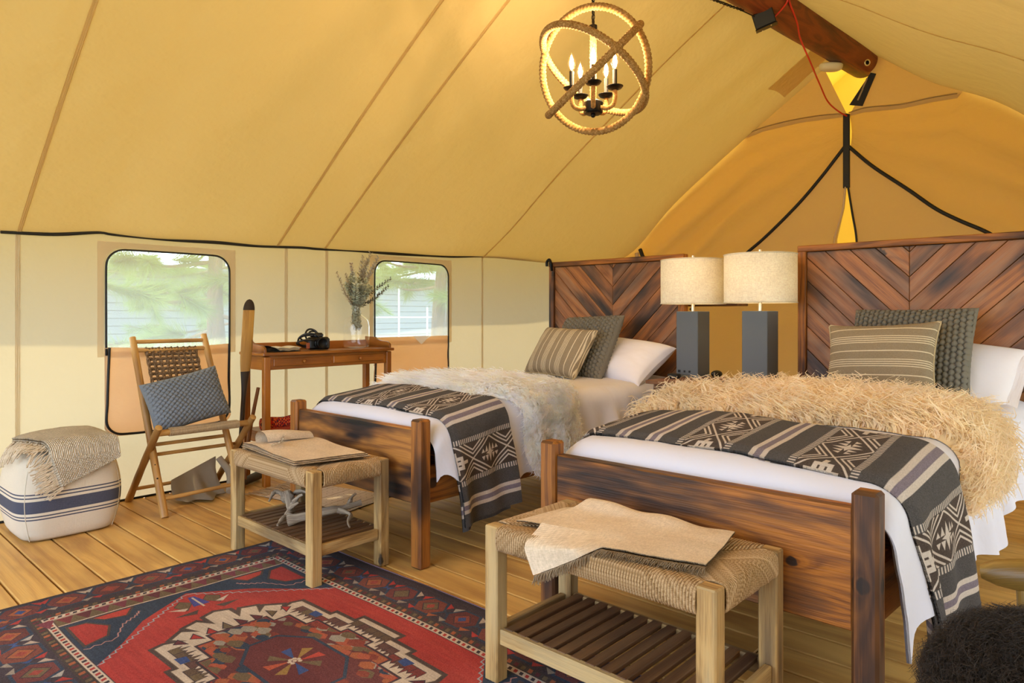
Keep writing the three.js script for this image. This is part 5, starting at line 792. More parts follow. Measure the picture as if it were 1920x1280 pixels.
// ---------------------------------------------------------------- pouf and its throw
{
  const t = thing('pouf', 'squarish cream pouf with navy woven stripes by the left wall', 'pouf', [-4.125, 0, -1.035], 0.02);
  const tx = dataTex(256, 512, (u, v) => { // v over 0.45 m of height
    const y = v * 0.45; let k = 0; const band = (a, b) => { if (y > a && y < b) k = 1; };
    band(0.15, 0.208); band(0.221, 0.2275); band(0.2365, 0.243); band(0.1305, 0.137); band(0.1155, 0.122);
    const tw = ((Math.floor(u * 256) + Math.floor(v * 512)) % 4 < 2 ? 10 : -10), n = (hash(u * 256, v * 512) - 0.5) * 22;
    return k ? [76 + n + tw, 78 + n + tw, 94 + n + tw] : [222 + n * 0.6, 208 + n * 0.6, 186 + n * 0.6];
  }, true, 4, 1 / 0.45, false);
  const pm = std({ map: tx, roughness: 1, bumpMap: weaveBump, bumpScale: 0.001 });
  const prof = (y) => 0.205 + 0.034 * sin(PI * clamp(y / 0.40)) ;
  const pt = (a, h) => { const e = 0.42, sg = (q) => Math.sign(q) * pow(abs(q), e); return [sg(cos(a)) * h, sg(sin(a)) * h]; };
  part('body', surf(96, 46, (u, v) => { const a = -u * 2 * PI, lim = 0.86; let y, h; if (v < 0.06) { y = 0.0 + 0.004; h = prof(0.02) * (v / 0.06) * 0.96; } else if (v < 0.75) { const q = (v - 0.06) / 0.69; y = lerp(0.006, 0.36, q); h = prof(y) * (0.955 + 0.045 * smooth(0, 0.1, q)); } else { const q = (v - 0.75) / 0.25, th = q * PI / 2; const r = 0.07; h = q < 0.5 ? prof(0.36) - r + r * cos(q * PI) : (prof(0.36) - r) * (1 - (q - 0.5) * 2) + 0.0005; y = q < 0.5 ? 0.36 + r * 0.8 * sin(q * PI) : 0.36 + r * 0.8 + 0.012 * sin((q - 0.5) * PI); } const [x, z] = pt(a, h); return V(x, y, z); }, { tex: (u, v, p) => [u * 1.8, p.y], wrapU: true }), pm, t);
  for (const [sx, sz] of [[1, 1], [1, -1], [-1, 1], [-1, -1]]) { const pts = []; for (let k = 0; k <= 12; k++) { const y = lerp(0.01, 0.4, k / 12), h = prof(y) * (y > 0.36 ? 0.985 : 1), [x, z] = pt(PI / 4, h); pts.push(V(sx * (abs(x) + 0.0), y, sz * (abs(z) + 0.0))); } part('seam', tube(pts, 0.0022, { seg: 24, rad: 5 }), std({ color: 0xc9bda6, roughness: 1 }), t); }
  // draped blanket with a tasselled edge
  const b = thing('tasselled_blanket', 'cream textured blanket with long tassels folded on top of the pouf', 'blanket', [-4.125, 0, -1.035]);
  const waffle = dataTex(256, 256, (u, v) => { const a = u * 16, c = v * 16 + (floor(a) % 2) * 0.5, fa = a - floor(a) - 0.5, fc = c - floor(c) - 0.5; const q = 255 * clamp(sqrt(max(0, 1 - 3.4 * (fa * fa + fc * fc)))); return [q, q, q]; }, false, 5, 5, false);
  const bm = std({ map: clothNoise(208, 190, 164, 34, 1), roughness: 1, side: THREE.DoubleSide, bumpMap: waffle, bumpScale: 0.008 });
  const topY = (x, z) => { const q = max(abs(x), abs(z)); let y = 0.432; if (q > 0.15) y -= 0.07 * (1 - sqrt(max(0, 1 - pow(min(1, (q - 0.15) / 0.085), 2)))); if (q > 0.235) y -= (q - 0.235); return y; };
  const wrap = (x, z) => { const y = topY(x, z), cl = (q) => (abs(q) > 0.245 ? Math.sign(q) * (0.245 + (abs(q) - 0.245) * 0.12) : q); return V(cl(x), y + 0.012, cl(z)); };
  const corner = (u, v) => { // quad on the pouf top: left, back, right, front
    const L = [-0.08, 0.19], Bk = [-0.215, -0.2], Rt = [0.27, -0.2], Fr = [0.375, 0.06]; const lx = lerp(lerp(L[0], Bk[0], u), lerp(Fr[0], Rt[0], u), v), lz = lerp(lerp(L[1], Bk[1], u), lerp(Fr[1], Rt[1], u), v); return [lx, lz]; };
  for (let k = 0; k < 3; k++) part(k ? 'under_fold' : 'top_fold', surf(50, 50, (u, v) => { const [x, z] = corner(u, v * (1 - k * 0.03)), p = wrap(x, z); p.y += 0.034 - k * 0.014 + 0.012 * sin(u * 3.0) * (1 - v) + 0.006 * (fbm(u * 4 + k, v * 4, 3) - 0.5); return p; }, { thick: 0.01, su: 0.5, sv: 0.5 }), bm, b);
  const R = rng(6), ts = [];
  for (let k = 0; k < 150; k++) { const v = R(), [x, z] = corner(0.02, v), p = wrap(x, z); p.y += 0.016 + R() * 0.012; const o = V(0.4 + 0.5 * (R() - 0.5), 0, 0.9 + 0.6 * (R() - 0.5)).normalize(), l = 0.065 + 0.05 * R(), pts = [p.clone()]; for (let q = 1; q <= 5; q++) { const d = l * q / 5, xx = x + o.x * d + 0.006 * (R() - 0.5), zz = z + o.z * d + 0.006 * (R() - 0.5), w = wrap(xx, zz); w.y += 0.012 + 0.008 * R(); pts.push(w); } ts.push(tube(pts, (q) => 0.0034 * (1 - 0.3 * q), { seg: 9, rad: 5, rope: { n: 2, amp: 0.3, pitch: 0.012 } })); }
  part('tassel', mergeGeometries(ts), std({ map: clothNoise(204, 184, 156, 30, 1), roughness: 1 }), b, { kind: 'stuff' });
}

// ---------------------------------------------------------------- linen on the benches, driftwood
const linenCloth = std({ map: clothNoise(216, 192, 162, 20), roughness: 1, side: THREE.DoubleSide, bumpMap: weaveBump, bumpScale: 0.0008 });
const fringe = (at2, n, dir, len, seed) => { const R = rng(seed), g = []; for (let k = 0; k < n; k++) { const p = at2((k + R()) / n), d = dir((k + 0.5) / n).clone().add(V((R() - 0.5) * 0.7, (R() - 0.5) * 0.5, (R() - 0.5) * 0.7)).normalize(), l = len * (0.7 + 0.6 * R()); g.push(tube([p, p.clone().addScaledVector(d, l * 0.5).add(V(0, 0.002, 0)), p.clone().addScaledVector(d, l).add(V(0, -0.002, 0))], 0.0011, { seg: 4, rad: 3, caps: false })); } return mergeGeometries(g); };
{
  const t = thing('linen_throw', 'beige linen throw with a frayed edge hanging over the near bench', 'throw');
  const bl = (P, u, v) => { const f = (i) => lerp(lerp(P[0][i], P[1][i], u), lerp(P[3][i], P[2][i], u), v); return V(f(0), f(1), f(2)); };
  const Q = [[-1.30, 0.478, -1.80], [-0.845, 0.478, -1.835], [-0.79, 0.478, -1.555], [-1.235, 0.478, -1.45]];
  const sheet = (u, v) => { const p = bl(Q, u, v); p.x -= 0.06 * pow(1 - u, 2) * sin(v * PI * 0.9) ; const hang = max(0, 0.42 - u) / 0.42, d = max(0, v - 0.74) / 0.26; p.z += 0.0 ; if (v > 0.74) { const drop = hang * 0.11 * d; p.y -= drop * 1.0; p.z = lerp(p.z, -1.452, smooth(0, 0.4, d) * smooth(0, 0.25, hang)); } p.y += 0.012 * exp(-pow((v - 0.05) / 0.12, 2)) * (1 - u) * 2 + 0.004 * sin(u * 14 + v * 5) * (1 - v) + 0.004 * (fbm(u * 5, v * 5, 3)) + 0.006; return p; };
  part('cloth', surf(70, 50, sheet, { thick: 0.005, su: 0.5, sv: 0.35 }), linenCloth, t);
  part('lower_fold', surf(24, 20, (u, v) => { const p = bl([[-1.375, 0.474, -1.735], [-1.2, 0.474, -1.83], [-1.1, 0.474, -1.6], [-1.395, 0.474, -1.535]], u, v); p.y += 0.003 + 0.012 * exp(-pow((v - 0.02) / 0.1, 2)) * u + 0.003 * sin(u * 9); return p; }, { thick: 0.004, su: 0.3, sv: 0.2 }), linenCloth, t);
  part('fringe', fringe((u) => sheet(u, 1).add(V(0, -0.002, 0.002)), 420, (u) => V(0, u < 0.4 ? -1 : -0.3, u < 0.4 ? 0.25 : 0.9), 0.022, 5), std({ color: 0x8d7558, roughness: 1 }), t, { kind: 'stuff' });
}
{
  const t = thing('linen_throw', 'beige linen throw with a curled end lying on the far bench', 'throw');
  const P = [[-3.135, 0.478, -1.52], [-2.575, 0.478, -1.47], [-2.505, 0.478, -1.80], [-3.06, 0.478, -1.84]];
  const bl = (u, v) => { const f = (i) => lerp(lerp(P[0][i], P[1][i], u), lerp(P[3][i], P[2][i], u), v); return V(f(0), f(1), f(2)); };
  for (let k = 0; k < 3; k++) part(k === 2 ? 'cloth' : 'lower_fold', surf(50, 34, (u, v) => { const p = bl(u * (1 - 0.012 * k), lerp(0.015 * k, 1 - 0.02 * k, v)); p.y += 0.004 + k * 0.006 + 0.004 * (fbm(u * 5 + k, v * 4, 3)) + (k === 2 ? 0.01 * exp(-pow((u - 0.25) / 0.2, 2)) : 0); return p; }, { thick: 0.0045, su: 0.5, sv: 0.35 }), linenCloth, t);
  part('curled_end', surf(40, 24, (u, v) => { const a = lerp(-0.4, 4.6, u), r = 0.032 * (1 - 0.35 * v) * (1 - 0.1 * u) * (1 + 0.1 * sin(v * 4)); return V(-2.99 + 0.03 * v + r * cos(a) * 1.25 - 0.03, 0.5 + r + r * sin(a) - 0.004 + 0.0, lerp(-1.57, -1.80, v) + 0.02 * sin(u * 2)); }, { thick: 0.004, su: 0.3, sv: 0.3 }), linenCloth, t);
  part('fringe', fringe((u) => V(-2.93 + 0.03 * sin(u * 5), 0.505 + 0.045 * u * 0.6, lerp(-1.56, -1.64, u)), 70, () => V(0.8, 0.3, 0.2), 0.022, 9), std({ color: 0xcbb79a, roughness: 1 }), t, { kind: 'stuff' });
}
const drift = woodMat(131, { light: [166, 146, 122], mid: [134, 114, 94], dark: [82, 66, 54], rings: 30, warp: 2, patch: 0.6, fine: 0.8 }, 0.9, 0.003);
function driftwood(label, trunk, r, limbs) {
  const o = trunk[0], t = thing('driftwood', label, 'driftwood', [o[0], 0.168, o[2]]), P = (p) => V(p[0] - o[0], p[1] - 0.168, p[2] - o[2]);
  const kn = (q, r0, r1, ph) => lerp(r0, r1, q) * (1 + 0.16 * sin(q * 13 + ph) + 0.08 * sin(q * 31 + ph));
  part('stem', tube(trunk.map(P), (q) => kn(q, r, r * 0.55, 1), { seg: 40, rad: 11 }), drift, t);
  limbs.forEach((l, i) => part('branch', tube(l.map(P), (q) => kn(q, r * 0.62, r * 0.18, i * 2), { seg: 26, rad: 9 }), drift, t));
}
driftwood('knobbly grey driftwood on the left of the far bench shelf', [[-3.10, 0.205, -1.735], [-3.02, 0.235, -1.70], [-2.93, 0.205, -1.66], [-2.84, 0.19, -1.60]], 0.027, [[[-3.08, 0.21, -1.73], [-3.13, 0.235, -1.69], [-3.10, 0.205, -1.64]], [[-2.93, 0.205, -1.66], [-2.88, 0.26, -1.67], [-2.86, 0.272, -1.68]], [[-2.90, 0.2, -1.65], [-2.84, 0.23, -1.61], [-2.81, 0.255, -1.63]], [[-2.88, 0.2, -1.63], [-2.83, 0.185, -1.555], [-2.80, 0.178, -1.52]], [[-3.05, 0.22, -1.71], [-3.0, 0.25, -1.75], [-2.95, 0.248, -1.76]]]);
driftwood('long forked grey driftwood on the right of the far bench shelf', [[-2.80, 0.188, -1.57], [-2.72, 0.215, -1.68], [-2.68, 0.225, -1.80], [-2.66, 0.236, -1.86]], 0.022, [[[-2.70, 0.22, -1.75], [-2.63, 0.205, -1.78], [-2.58, 0.19, -1.735], [-2.545, 0.178, -1.72]], [[-2.68, 0.225, -1.80], [-2.70, 0.26, -1.84], [-2.70, 0.27, -1.86]]]);

// ---------------------------------------------------------------- rugs
{
  const X0 = -3.12, X1 = -0.83, Z0 = -1.80, Z1 = -0.45, S = 880, W = 2016, H = 1188; // pixels per metre
  const c = document.createElement('canvas'); c.width = W; c.height = H; const g = c.getContext('2d');
  const px = (x) => (x - X0) * S, pz = (z) => (z - Z0) * S, CX = (X0 + X1) / 2, CZ = (Z0 + Z1) / 2;
  const red = '#9c2f26', red2 = '#a83a2c', navy = '#2c3442', brown = '#4a3830', cream = '#b9a48e', rust = '#94502e', olive = '#645036', wine = '#5a2426', blue = '#34436e', dk = '#33262a';
  const R = rng(4), poly = (col, pts, line) => { g.beginPath(); pts.forEach((p, k) => (k ? g.lineTo(px(p[0]), pz(p[1])) : g.moveTo(px(p[0]), pz(p[1])))); g.closePath(); if (col) { g.fillStyle = col; g.fill(); } if (line) { g.strokeStyle = line[0]; g.lineWidth = line[1]; g.stroke(); } };
  const rect = (col, a, b, c2, d) => { g.fillStyle = col; g.fillRect(px(a), pz(b), (c2 - a) * S, (d - b) * S); };
  const pick = (...a) => a[floor(R() * a.length)];
  g.fillStyle = dk; g.fillRect(0, 0, W, H); rect('#3a2c30', X0 + 0.02, Z0 + 0.02, X1 - 0.02, Z1 - 0.02);
  // mirrored drawing: everything is drawn in one quarter and reflected
  const quad = (fn) => { for (const sx of [1, -1]) for (const sz of [1, -1]) fn((p) => [CX + sx * (p[0] - CX), CZ + sz * (p[1] - CZ)]); };
  // outer meander of the main border, a motif every 0.17 m
  const motif = (x, z, rot) => { const T = (a, b) => (rot ? [x + b, z + a] : [x + a, z + b]); const s = 0.075;
    poly(pick(wine, '#5b2a24', '#66302a', '#70382a'), [T(-s, 0), T(-s * 0.5, -s * 0.8), T(s * 0.5, -s * 0.8), T(s, 0), T(s * 0.5, s * 0.8), T(-s * 0.5, s * 0.8)], [navy, 9]);
    poly(pick(olive, rust, '#7d3a2a'), [T(-s * 0.55, 0), T(0, -s * 0.55), T(s * 0.55, 0), T(0, s * 0.55)], [dk, 3]); poly(pick('#8c3a2c', blue, olive), [T(-s * 0.25, 0), T(0, -s * 0.28), T(s * 0.25, 0), T(0, s * 0.28)]);
    for (const q of [-1, 1]) { poly(pick('#9a8f84', '#a58f7c', red), [T(q * s * 0.6, -s * 0.85), T(q * s * 1.1, -s * 0.6), T(q * s * 0.9, -s * 0.25)]); poly(pick(rust, red, '#8a7a6a'), [T(q * s * 1.1, s * 0.5), T(q * s * 0.7, s * 0.9), T(q * s * 0.5, s * 0.6)]); poly(pick(blue, navy), [T(q * s * 0.95, -s * 0.2), T(q * s * 1.2, 0), T(q * s * 0.95, s * 0.2)]); } };
  for (let x = X0 + 0.11; x < X1 - 0.05; x += 0.172) { motif(x, Z0 + 0.115, false); motif(x, Z1 - 0.115, false); }
  for (let z = Z0 + 0.115; z < Z1 - 0.08; z += 0.15) { motif(X0 + 0.085, z, true); motif(X1 - 0.085, z, true); }
  // zigzag guard, then the white serrated guard
  const guard = (inset, w, cols, step) => { const a = X0 + inset, b = Z0 + inset * 1.02, c2 = X1 - inset, d = Z1 - inset * 1.02; rect(cols[0], a, b, c2, b + w); rect(cols[0], a, d - w, c2, d); rect(cols[0], a, b, a + w, d); rect(cols[0], c2 - w, b, c2, d); const tooth = (x, z, rot, k) => { const T = (p, q) => (rot ? [x + q, z + p] : [x + p, z + q]); poly(cols[1 + k % (cols.length - 1)], [T(0, w * 0.22), T(step * 0.55, w * 0.22), T(step * 0.75, w * 0.78), T(step * 0.2, w * 0.78)]); }; let k = 0; for (let x = a; x < c2 - step; x += step, k++) { tooth(x, b, false, k); tooth(x, d - w, false, k); } for (let z = b; z < d - step; z += step, k++) { tooth(a, z, true, k); tooth(c2 - w, z, true, k); } };
  guard(0.185, 0.035, ['#3f3129', rust, wine, olive], 0.03); guard(0.218, 0.027, [cream, dk, red], 0.024);
  // field
  const f = { x0: X0 + 0.247, z0: Z0 + 0.252, x1: X1 - 0.247, z1: Z1 - 0.252 };
  rect(red, f.x0, f.z0, f.x1, f.z1);
  for (let k = 0; k < 60; k++) { g.globalAlpha = 0.18; rect(pick(red2, '#8c2a22', '#a2402e'), f.x0, f.z0 + R() * 0.76, f.x1, f.z0 + 0.008 + R() * 0.77); } g.globalAlpha = 1;
  // an extra striped band at each short end
  for (const sx of [1, -1]) { const X = (x) => CX + sx * (x - CX); const band = (a, b, col) => { g.fillStyle = col; const p = px(X(a)), q = px(X(b)); g.fillRect(min(p, q), pz(f.z0), abs(q - p), (f.z1 - f.z0) * S); }; band(f.x0, f.x0 + 0.075, olive); for (let z = f.z0; z < f.z1; z += 0.06) poly(pick(wine, '#6d2b2a', '#71323a'), [[X(f.x0), z], [X(f.x0 + 0.075), z + 0.03], [X(f.x0), z + 0.06]]); band(f.x0, f.x0 + 0.005, cream); band(f.x0 + 0.072, f.x0 + 0.079, cream); }
  // corner pieces: red tiles, navy stepped band, white zigzag edge
  quad((T) => {
    const e = f.x0 + 0.08; const Q = (pts) => pts.map(T);
    poly(navy, Q([[e, f.z0], [-2.40, f.z0], [-2.50, -1.44], [-2.63, -1.33], [-2.77, CZ], [e, CZ]]));
    poly(red, Q([[-2.77, -1.53], [-2.57, -1.53], [-2.60, -1.45], [-2.68, -1.42], [-2.76, -1.47]]), [brown, 8]); poly(red2, Q([[-2.785, -1.45], [-2.74, -1.42], [-2.72, -1.35], [-2.785, -1.31]]), [brown, 8]);
    g.strokeStyle = '#a8766c'; g.lineWidth = 4; g.beginPath(); const pth = [[-2.55, -1.54], [-2.56, -1.44], [-2.66, -1.385], [-2.70, -1.33], [-2.74, -1.30]]; for (let k = 0; k + 1 < pth.length; k++) for (let q = 0; q < 6; q++) { const a = pth[k], b = pth[k + 1], t = q / 6, o = (q % 2) * 0.012, p = T([lerp(a[0], b[0], t) + o, lerp(a[1], b[1], t)]); (k || q) ? g.lineTo(px(p[0]), pz(p[1])) : g.moveTo(px(p[0]), pz(p[1])); } g.stroke();
    g.strokeStyle = '#8f9698'; g.lineWidth = 4; g.beginPath(); const st = [[-2.40, f.z0], [-2.77, CZ]], N = 17; for (let k = 0; k < N; k++) { const a = [lerp(st[0][0], st[1][0], k / N), lerp(st[0][1], st[1][1], k / N)], b = [lerp(st[0][0], st[1][0], (k + 1) / N), lerp(st[0][1], st[1][1], (k + 1) / N)]; for (const q of [a, [a[0] - 0.004, b[1]], [b[0] + 0.018, b[1] - 0.004]]) { const p = T(q); k || q !== a ? g.lineTo(px(p[0]), pz(p[1])) : g.moveTo(px(p[0]), pz(p[1])); } } g.stroke();
  });
  // flowers between the corner and the medallion
  for (const sx of [1, -1]) { const T = (p) => [CX + sx * (p[0] - CX), p[1]]; for (const sz of [1, -1]) { poly(olive, [[-2.66, CZ + sz * 0.02], [-2.70, CZ + sz * 0.05], [-2.66, CZ + sz * 0.085], [-2.60, CZ + sz * 0.06]].map(T), [brown, 3]); poly('#b8a08c', [[-2.60, CZ + sz * 0.07], [-2.645, CZ + sz * 0.115], [-2.62, CZ + sz * 0.05]].map(T)); poly(brown, [[-2.58, CZ + sz * 0.03], [-2.57, CZ + sz * 0.12], [-2.545, CZ + sz * 0.05]].map(T)); } poly('#43407a', [[-2.72, CZ - 0.012], [-2.62, CZ - 0.03], [-2.62, CZ + 0.03], [-2.72, CZ + 0.012]].map(T)); poly(cream, [[-2.71, CZ - 0.004], [-2.60, CZ - 0.004], [-2.60, CZ + 0.004], [-2.71, CZ + 0.004]].map(T)); }
  // medallion: brown outline, cream stepped ground with leaf teeth
  const out = [[-2.52, CZ], [-2.50, CZ - 0.045], [-2.42, CZ - 0.045], [-2.48, CZ - 0.08], [-2.46, CZ - 0.13], [-2.40, CZ - 0.11], [-2.44, CZ - 0.15], [-2.40, CZ - 0.20], [-2.36, CZ - 0.17], [-2.385, CZ - 0.23], [-2.375, CZ - 0.265], [-2.19, CZ - 0.265], [-2.19, CZ - 0.29], [-2.08, CZ - 0.29], [-2.08, CZ - 0.33], [-1.96, CZ - 0.33]];
  const ringOf = (pts) => { const q = pts.map((p) => [...p]), m = q.slice(0, -1).reverse().map((p) => [2 * CX - p[0], p[1]]); const top = [...q, ...m]; return [...top, ...top.slice(0, -1).reverse().slice(0, -0 || undefined).map((p) => [p[0], 2 * CZ - p[1]])]; };
  const RO = ringOf(out); poly(brown, RO, [brown, 26]); poly(cream, RO, ['#5b4a3a', 3]);
  quad((T) => { for (let k = 0; k < 9; k++) { const x = -2.33 + k * 0.042, zt = CZ - (x < -2.2 ? 0.24 : x < -2.08 ? 0.265 : 0.305); const col = pick(olive, '#5c4632', '#702f26', '#5a3a30'); poly(col, [[x, zt], [x + 0.044, zt], [x + 0.04, zt + 0.04], [x + 0.028, zt + 0.03], [x + 0.02, zt + 0.062], [x + 0.012, zt + 0.03], [x, zt + 0.045]].map(T), [dk, 2]); } for (let k = 0; k < 4; k++) poly(pick(red, olive, wine), [[-2.41 + k * 0.008, CZ - 0.02 - k * 0.055], [-2.33, CZ - 0.01 - k * 0.055], [-2.36, CZ - 0.045 - k * 0.055]].map(T), [dk, 3]); poly(blue, [[-2.26, CZ - 0.25], [-2.21, CZ - 0.25], [-2.21, CZ - 0.22], [-2.25, CZ - 0.215]].map(T)); });
  // core
  const core = [[-2.34, CZ], [-2.34, CZ - 0.10], [-2.29, CZ - 0.10], [-2.29, CZ - 0.16], [-2.18, CZ - 0.16], [-2.18, CZ - 0.205], [-2.04, CZ - 0.205], [-2.04, CZ - 0.235], [-1.96, CZ - 0.235]], RC = ringOf(core); poly(wine, RC, ['#3a2a2c', 18]); poly('#5d2b27', RC, [red, 3]);
  g.save(); g.beginPath(); RC.forEach((p, k) => (k ? g.lineTo(px(p[0]), pz(p[1])) : g.moveTo(px(p[0]), pz(p[1])))); g.clip();
  for (let k = 0; k < 420; k++) { const x = CX + (R() - 0.5) * 0.8, z = CZ + (R() - 0.5) * 0.5, d = max(abs(x - CX) / 0.38, abs(z - CZ) / 0.235); if (d < 0.55) continue; const s = 0.02 + 0.02 * R(), col = pick(rust, olive, '#7a3424', navy, '#9a4a30', '#8c8070'); poly(col, [[x - s, z], [x - s * 0.4, z - s * 0.6], [x + s * 0.4, z - s * 0.7], [x + s, z], [x + s * 0.3, z + s * 0.5], [x - s * 0.5, z + s * 0.6]]); }
  poly('#5c2724', [[CX - 0.2, CZ - 0.05], [CX - 0.1, CZ - 0.125], [CX + 0.1, CZ - 0.125], [CX + 0.2, CZ - 0.05], [CX + 0.2, CZ + 0.05], [CX + 0.1, CZ + 0.125], [CX - 0.1, CZ + 0.125], [CX - 0.2, CZ + 0.05]], [navy, 10]);
  g.restore();
  const cols = [blue, '#8c6a34', '#a0492e', olive, blue, '#8c6a34', '#a33a2a', olive]; for (let k = 0; k < 8; k++) { const a = k * PI / 4, b = a + PI / 4; poly(cols[k], [[CX + 0.012 * cos(a + 0.4), CZ + 0.012 * sin(a + 0.4)], [CX + 0.085 * cos(a), CZ + 0.085 * sin(a)], [CX + 0.095 * cos((a + b) / 2), CZ + 0.095 * sin((a + b) / 2)]]); } for (let k = 0; k < 7; k++) poly(cream, [0, 1, 2, 3, 4, 5].map((q) => [CX + 0.016 * cos(k * 0.9) * (k ? 1 : 0) + 0.008 * cos(q * 1.05), CZ + 0.016 * sin(k * 0.9) * (k ? 1 : 0) + 0.008 * sin(q * 1.05)]));
  // small knots and wear
  const im = g.getImageData(0, 0, W, H), d = im.data; for (let y = 0; y < H; y++) for (let x = 0; x < W; x++) { const k = (y * W + x) * 4, n = (hash(x >> 1, y >> 1) - 0.5) * 26 + (hash(x, y * 3) - 0.5) * 16, w = (fbm(x * 0.004, y * 0.006, 4) - 0.5) * 26, m = (0.95 + 0.1 * vn(x * 0.02, y * 0.2)); for (let q = 0; q < 3; q++) d[k + q] = clamp(d[k + q] * m + n + w, 0, 255); } g.putImageData(im, 0, 0);
  const tx = new THREE.CanvasTexture(c); tx.colorSpace = THREE.SRGBColorSpace;
  const t = thing('persian_rug', 'red and navy patterned wool rug with a stepped medallion on the plank floor', 'rug');
  part('pile', surf(110, 60, (u, v) => { const x = lerp(X0, X1, u) + 0.006 * sin(v * 7), z = lerp(Z0, Z1, v) + 0.008 * sin(u * 9) - (u > 0.4 ? 0.02 : 0.014) * 0; return V(x, 0.0065 + 0.0025 * vn(u * 14, v * 9), z); }, { tex: (u, v) => [u, 1 - v], thick: -0.006 }), std({ map: tx, roughness: 1, side: THREE.DoubleSide }), t);
  const n = 700, cg = []; const R2 = rng(7); for (let k = 0; k < n; k++) { const x = lerp(X0, X1, k / n), z = Z0 + 0.008 * sin(k / n * 9) - 0.003; cg.push(at(new THREE.SphereGeometry(0.0032, 5, 4), x, 0.006 + 0.001 * R2(), z)); }
  part('overcast_edge', mergeGeometries(cg), std({ color: 0x6c5560, roughness: 1 }), t, { kind: 'stuff' });
}
{
  const tx = dataTex(512, 512, (u, v) => { const n = (hash(u * 512, v * 512) - 0.5) * 16; let k = 0; const a = (u * 5) % 1, b = (v * 4 + u * 0.2) % 1; if (abs(a - 0.5) < 0.012) k = 1; if (abs(b - 0.5) < 0.012 && ((u * 60) % 1) < 0.6) k = 1; if (abs(b - 0.25) < 0.03 && abs(((u * 15) % 1) - 0.5) < 0.1) k = 0.8; if (abs(b - 0.75) < 0.03 && abs(((u * 15) % 1) - 0.5) < 0.1) k = 0.8; return mixc([206 + n, 186 + n, 168 + n], [104 + n, 76 + n, 60 + n], k); }, true, 1, 1);
  const t = thing('small_rug', 'small pale rug with brown dashes half under the far bed', 'rug', [-3.66, 0.0, -2.30], 0.24);
  part('weave', surf(30, 20, (u, v) => V(lerp(-0.30, 0.36, u), 0.006 + 0.002 * vn(u * 9, v * 9), lerp(-0.19, 0.2, v)), { thick: -0.005 }), std({ map: tx, roughness: 1, side: THREE.DoubleSide }), t);
  const R = rng(3), ts = []; for (let k = 0; k < 26; k++) { const z = lerp(-0.19, 0.2, k / 25); for (let q = 0; q < 3; q++) ts.push(tube([V(-0.30, 0.007, z), V(-0.35, 0.01 + 0.01 * R(), z + 0.03 * (R() - 0.5)), V(-0.42 - 0.04 * R(), 0.006, z + 0.06 * (R() - 0.5))], 0.003, { seg: 8, rad: 5, rope: { n: 2, amp: 0.3, pitch: 0.012 } })); }
  part('tassel', mergeGeometries(ts), std({ color: 0xa98a64, roughness: 1 }), t, { kind: 'stuff' });
}

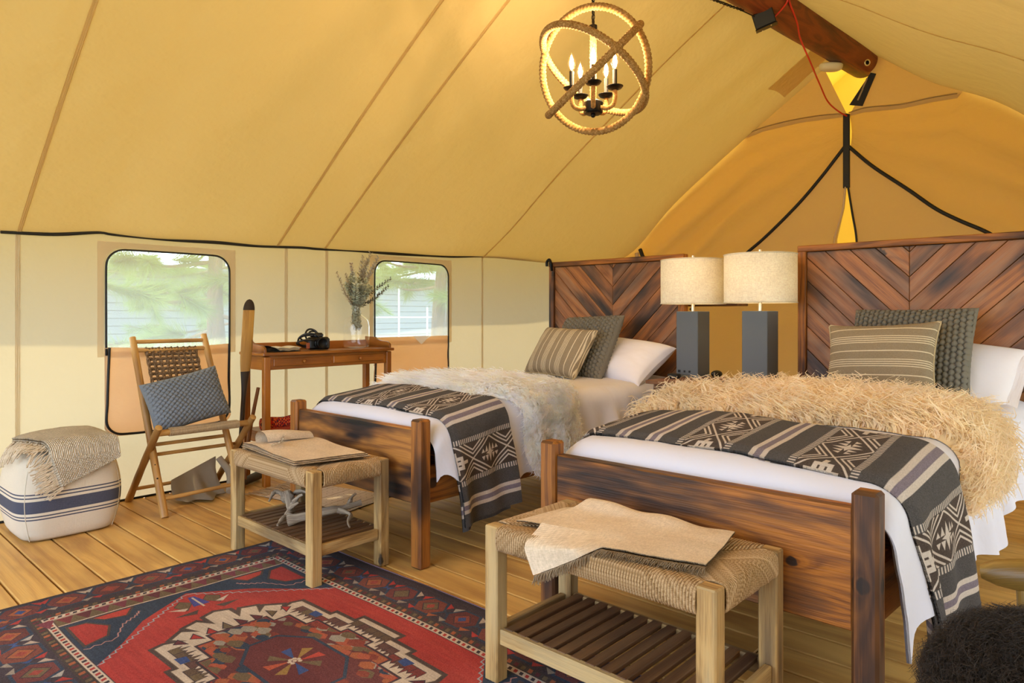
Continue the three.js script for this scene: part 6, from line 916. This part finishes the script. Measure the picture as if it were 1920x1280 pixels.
// ---------------------------------------------------------------- armchair at the right edge, with a dark fleece
{
  const aw = woodMat(141, { light: [150, 116, 52], mid: [122, 90, 36], dark: [80, 56, 22], rings: 8, patch: 0.6, fine: 0.4 }, 0.45), t = thing('armchair', 'low olive wood armchair at the right edge of the picture', 'chair', [0.08, 0, -1.51], 0);
  for (const s of [-1, 1]) { const pts = []; for (let k = 0; k <= 8; k++) { const q = k / 8; pts.push(V(lerp(-0.35, 0.3, q), 0.53 + 0.035 * sin(q * 2.2), (s > 0 ? 0.42 : -0.325) - (s < 0 ? 0.02 * q : 0))); } part('arm', tube(pts, (q) => 0.036 * (q < 0.12 ? 0.45 + 0.55 * sqrt(q / 0.12) : 1), { seg: 24, rad: 12 }), aw, t);
    part('front_leg', tube([V(-0.25, 0, s > 0 ? 0.41 : -0.31), V(-0.27, 0.53, s > 0 ? 0.42 : -0.325)], 0.018, { seg: 4, rad: 10 }), aw, t); part('rear_leg', tube([V(0.32, 0, s > 0 ? 0.41 : -0.31), V(0.28, 0.56, s > 0 ? 0.42 : -0.325)], 0.018, { seg: 4, rad: 10 }), aw, t); part('side_rail', tube([V(-0.26, 0.27, s > 0 ? 0.41 : -0.31), V(0.3, 0.24, s > 0 ? 0.41 : -0.31)], 0.014, { seg: 3, rad: 8 }), aw, t); }
  part('seat', at(box(0.58, 0.03, 0.7, 0.01, 0), 0.02, 0.285, 0.05), aw, t); part('front_rail', tube([V(-0.26, 0.27, -0.31), V(-0.26, 0.27, 0.41)], 0.014, { seg: 3, rad: 8 }), aw, t);
  const f = thing('dark_fleece', 'shaggy dark brown round fleece cushion on the armchair at the right edge', 'fleece', [-0.125, 0.30, -1.57]);
  const R = rng(44); const form = (a, b) => V(0.165 * cos(a) * sin(b), 0.075 + 0.10 * cos(b), 0.175 * sin(a) * sin(b));
  part('core', at(new THREE.SphereGeometry(1, 36, 24).scale(0.165, 0.10, 0.175), 0, 0.105, 0), std({ color: 0x140c08, roughness: 1 }), f);
  const N = 5200, lk = lockGeo(9, { hairs: 14, len: 0.05, r: 0.0009, curl: 0.012, spread: 0.012, lie: 0.5 }), im = shade(new THREE.InstancedMesh(lk, std({ color: 0xffffff, roughness: 0.75 }), N)), m = new THREE.Matrix4();
  for (let k = 0; k < N; k++) { const y = 1 - 2 * (k + 0.5) / N, a = k * 2.39996, r = sqrt(1 - y * y), n = V(cos(a) * r / 0.165, y / 0.1, sin(a) * r / 0.175).normalize(), p = V(0.165 * cos(a) * r, 0.105 + 0.1 * y, 0.175 * sin(a) * r); const q = new THREE.Quaternion().setFromUnitVectors(V(0, 1, 0), n).multiply(new THREE.Quaternion().setFromAxisAngle(V(0, 1, 0), R() * 6.28)); const s = 0.7 + 0.5 * R(); m.compose(p, q, V(s, s, s)); im.setMatrixAt(k, m); const b = 0.5 + R() * 0.9; im.setColorAt(k, new THREE.Color(0.032 * b, 0.018 * b, 0.010 * b)); }
  im.name = 'wool'; im.userData.kind = 'stuff'; f.add(im);
}

// things that come more than once share a group
const groups = { bed: 'twin pine beds', duvet: 'white duvets on the beds', throw_blanket: 'grey woven throws on the beds', sheepskin: 'sheepskins on the beds', knit_cushion: 'chunky knit cushions on the beds', striped_cushion: 'striped cushions on the beds', pillow: 'white pillows on the beds', nightstand: 'nightstands between the beds', table_lamp: 'table lamps between the beds', bench: 'corded benches at the foot of the beds', linen_throw: 'linen throws on the benches', driftwood: 'driftwood on the bench shelf', red_cord: 'red cords at the ridge log', pine_tree: 'pines outside the windows' };
for (const o of scene.children) { const g = groups[o.name.replace(/_\d+$/, '')]; if (g && o.userData.label) o.userData.group = g; }
renderer.render(scene, camera);
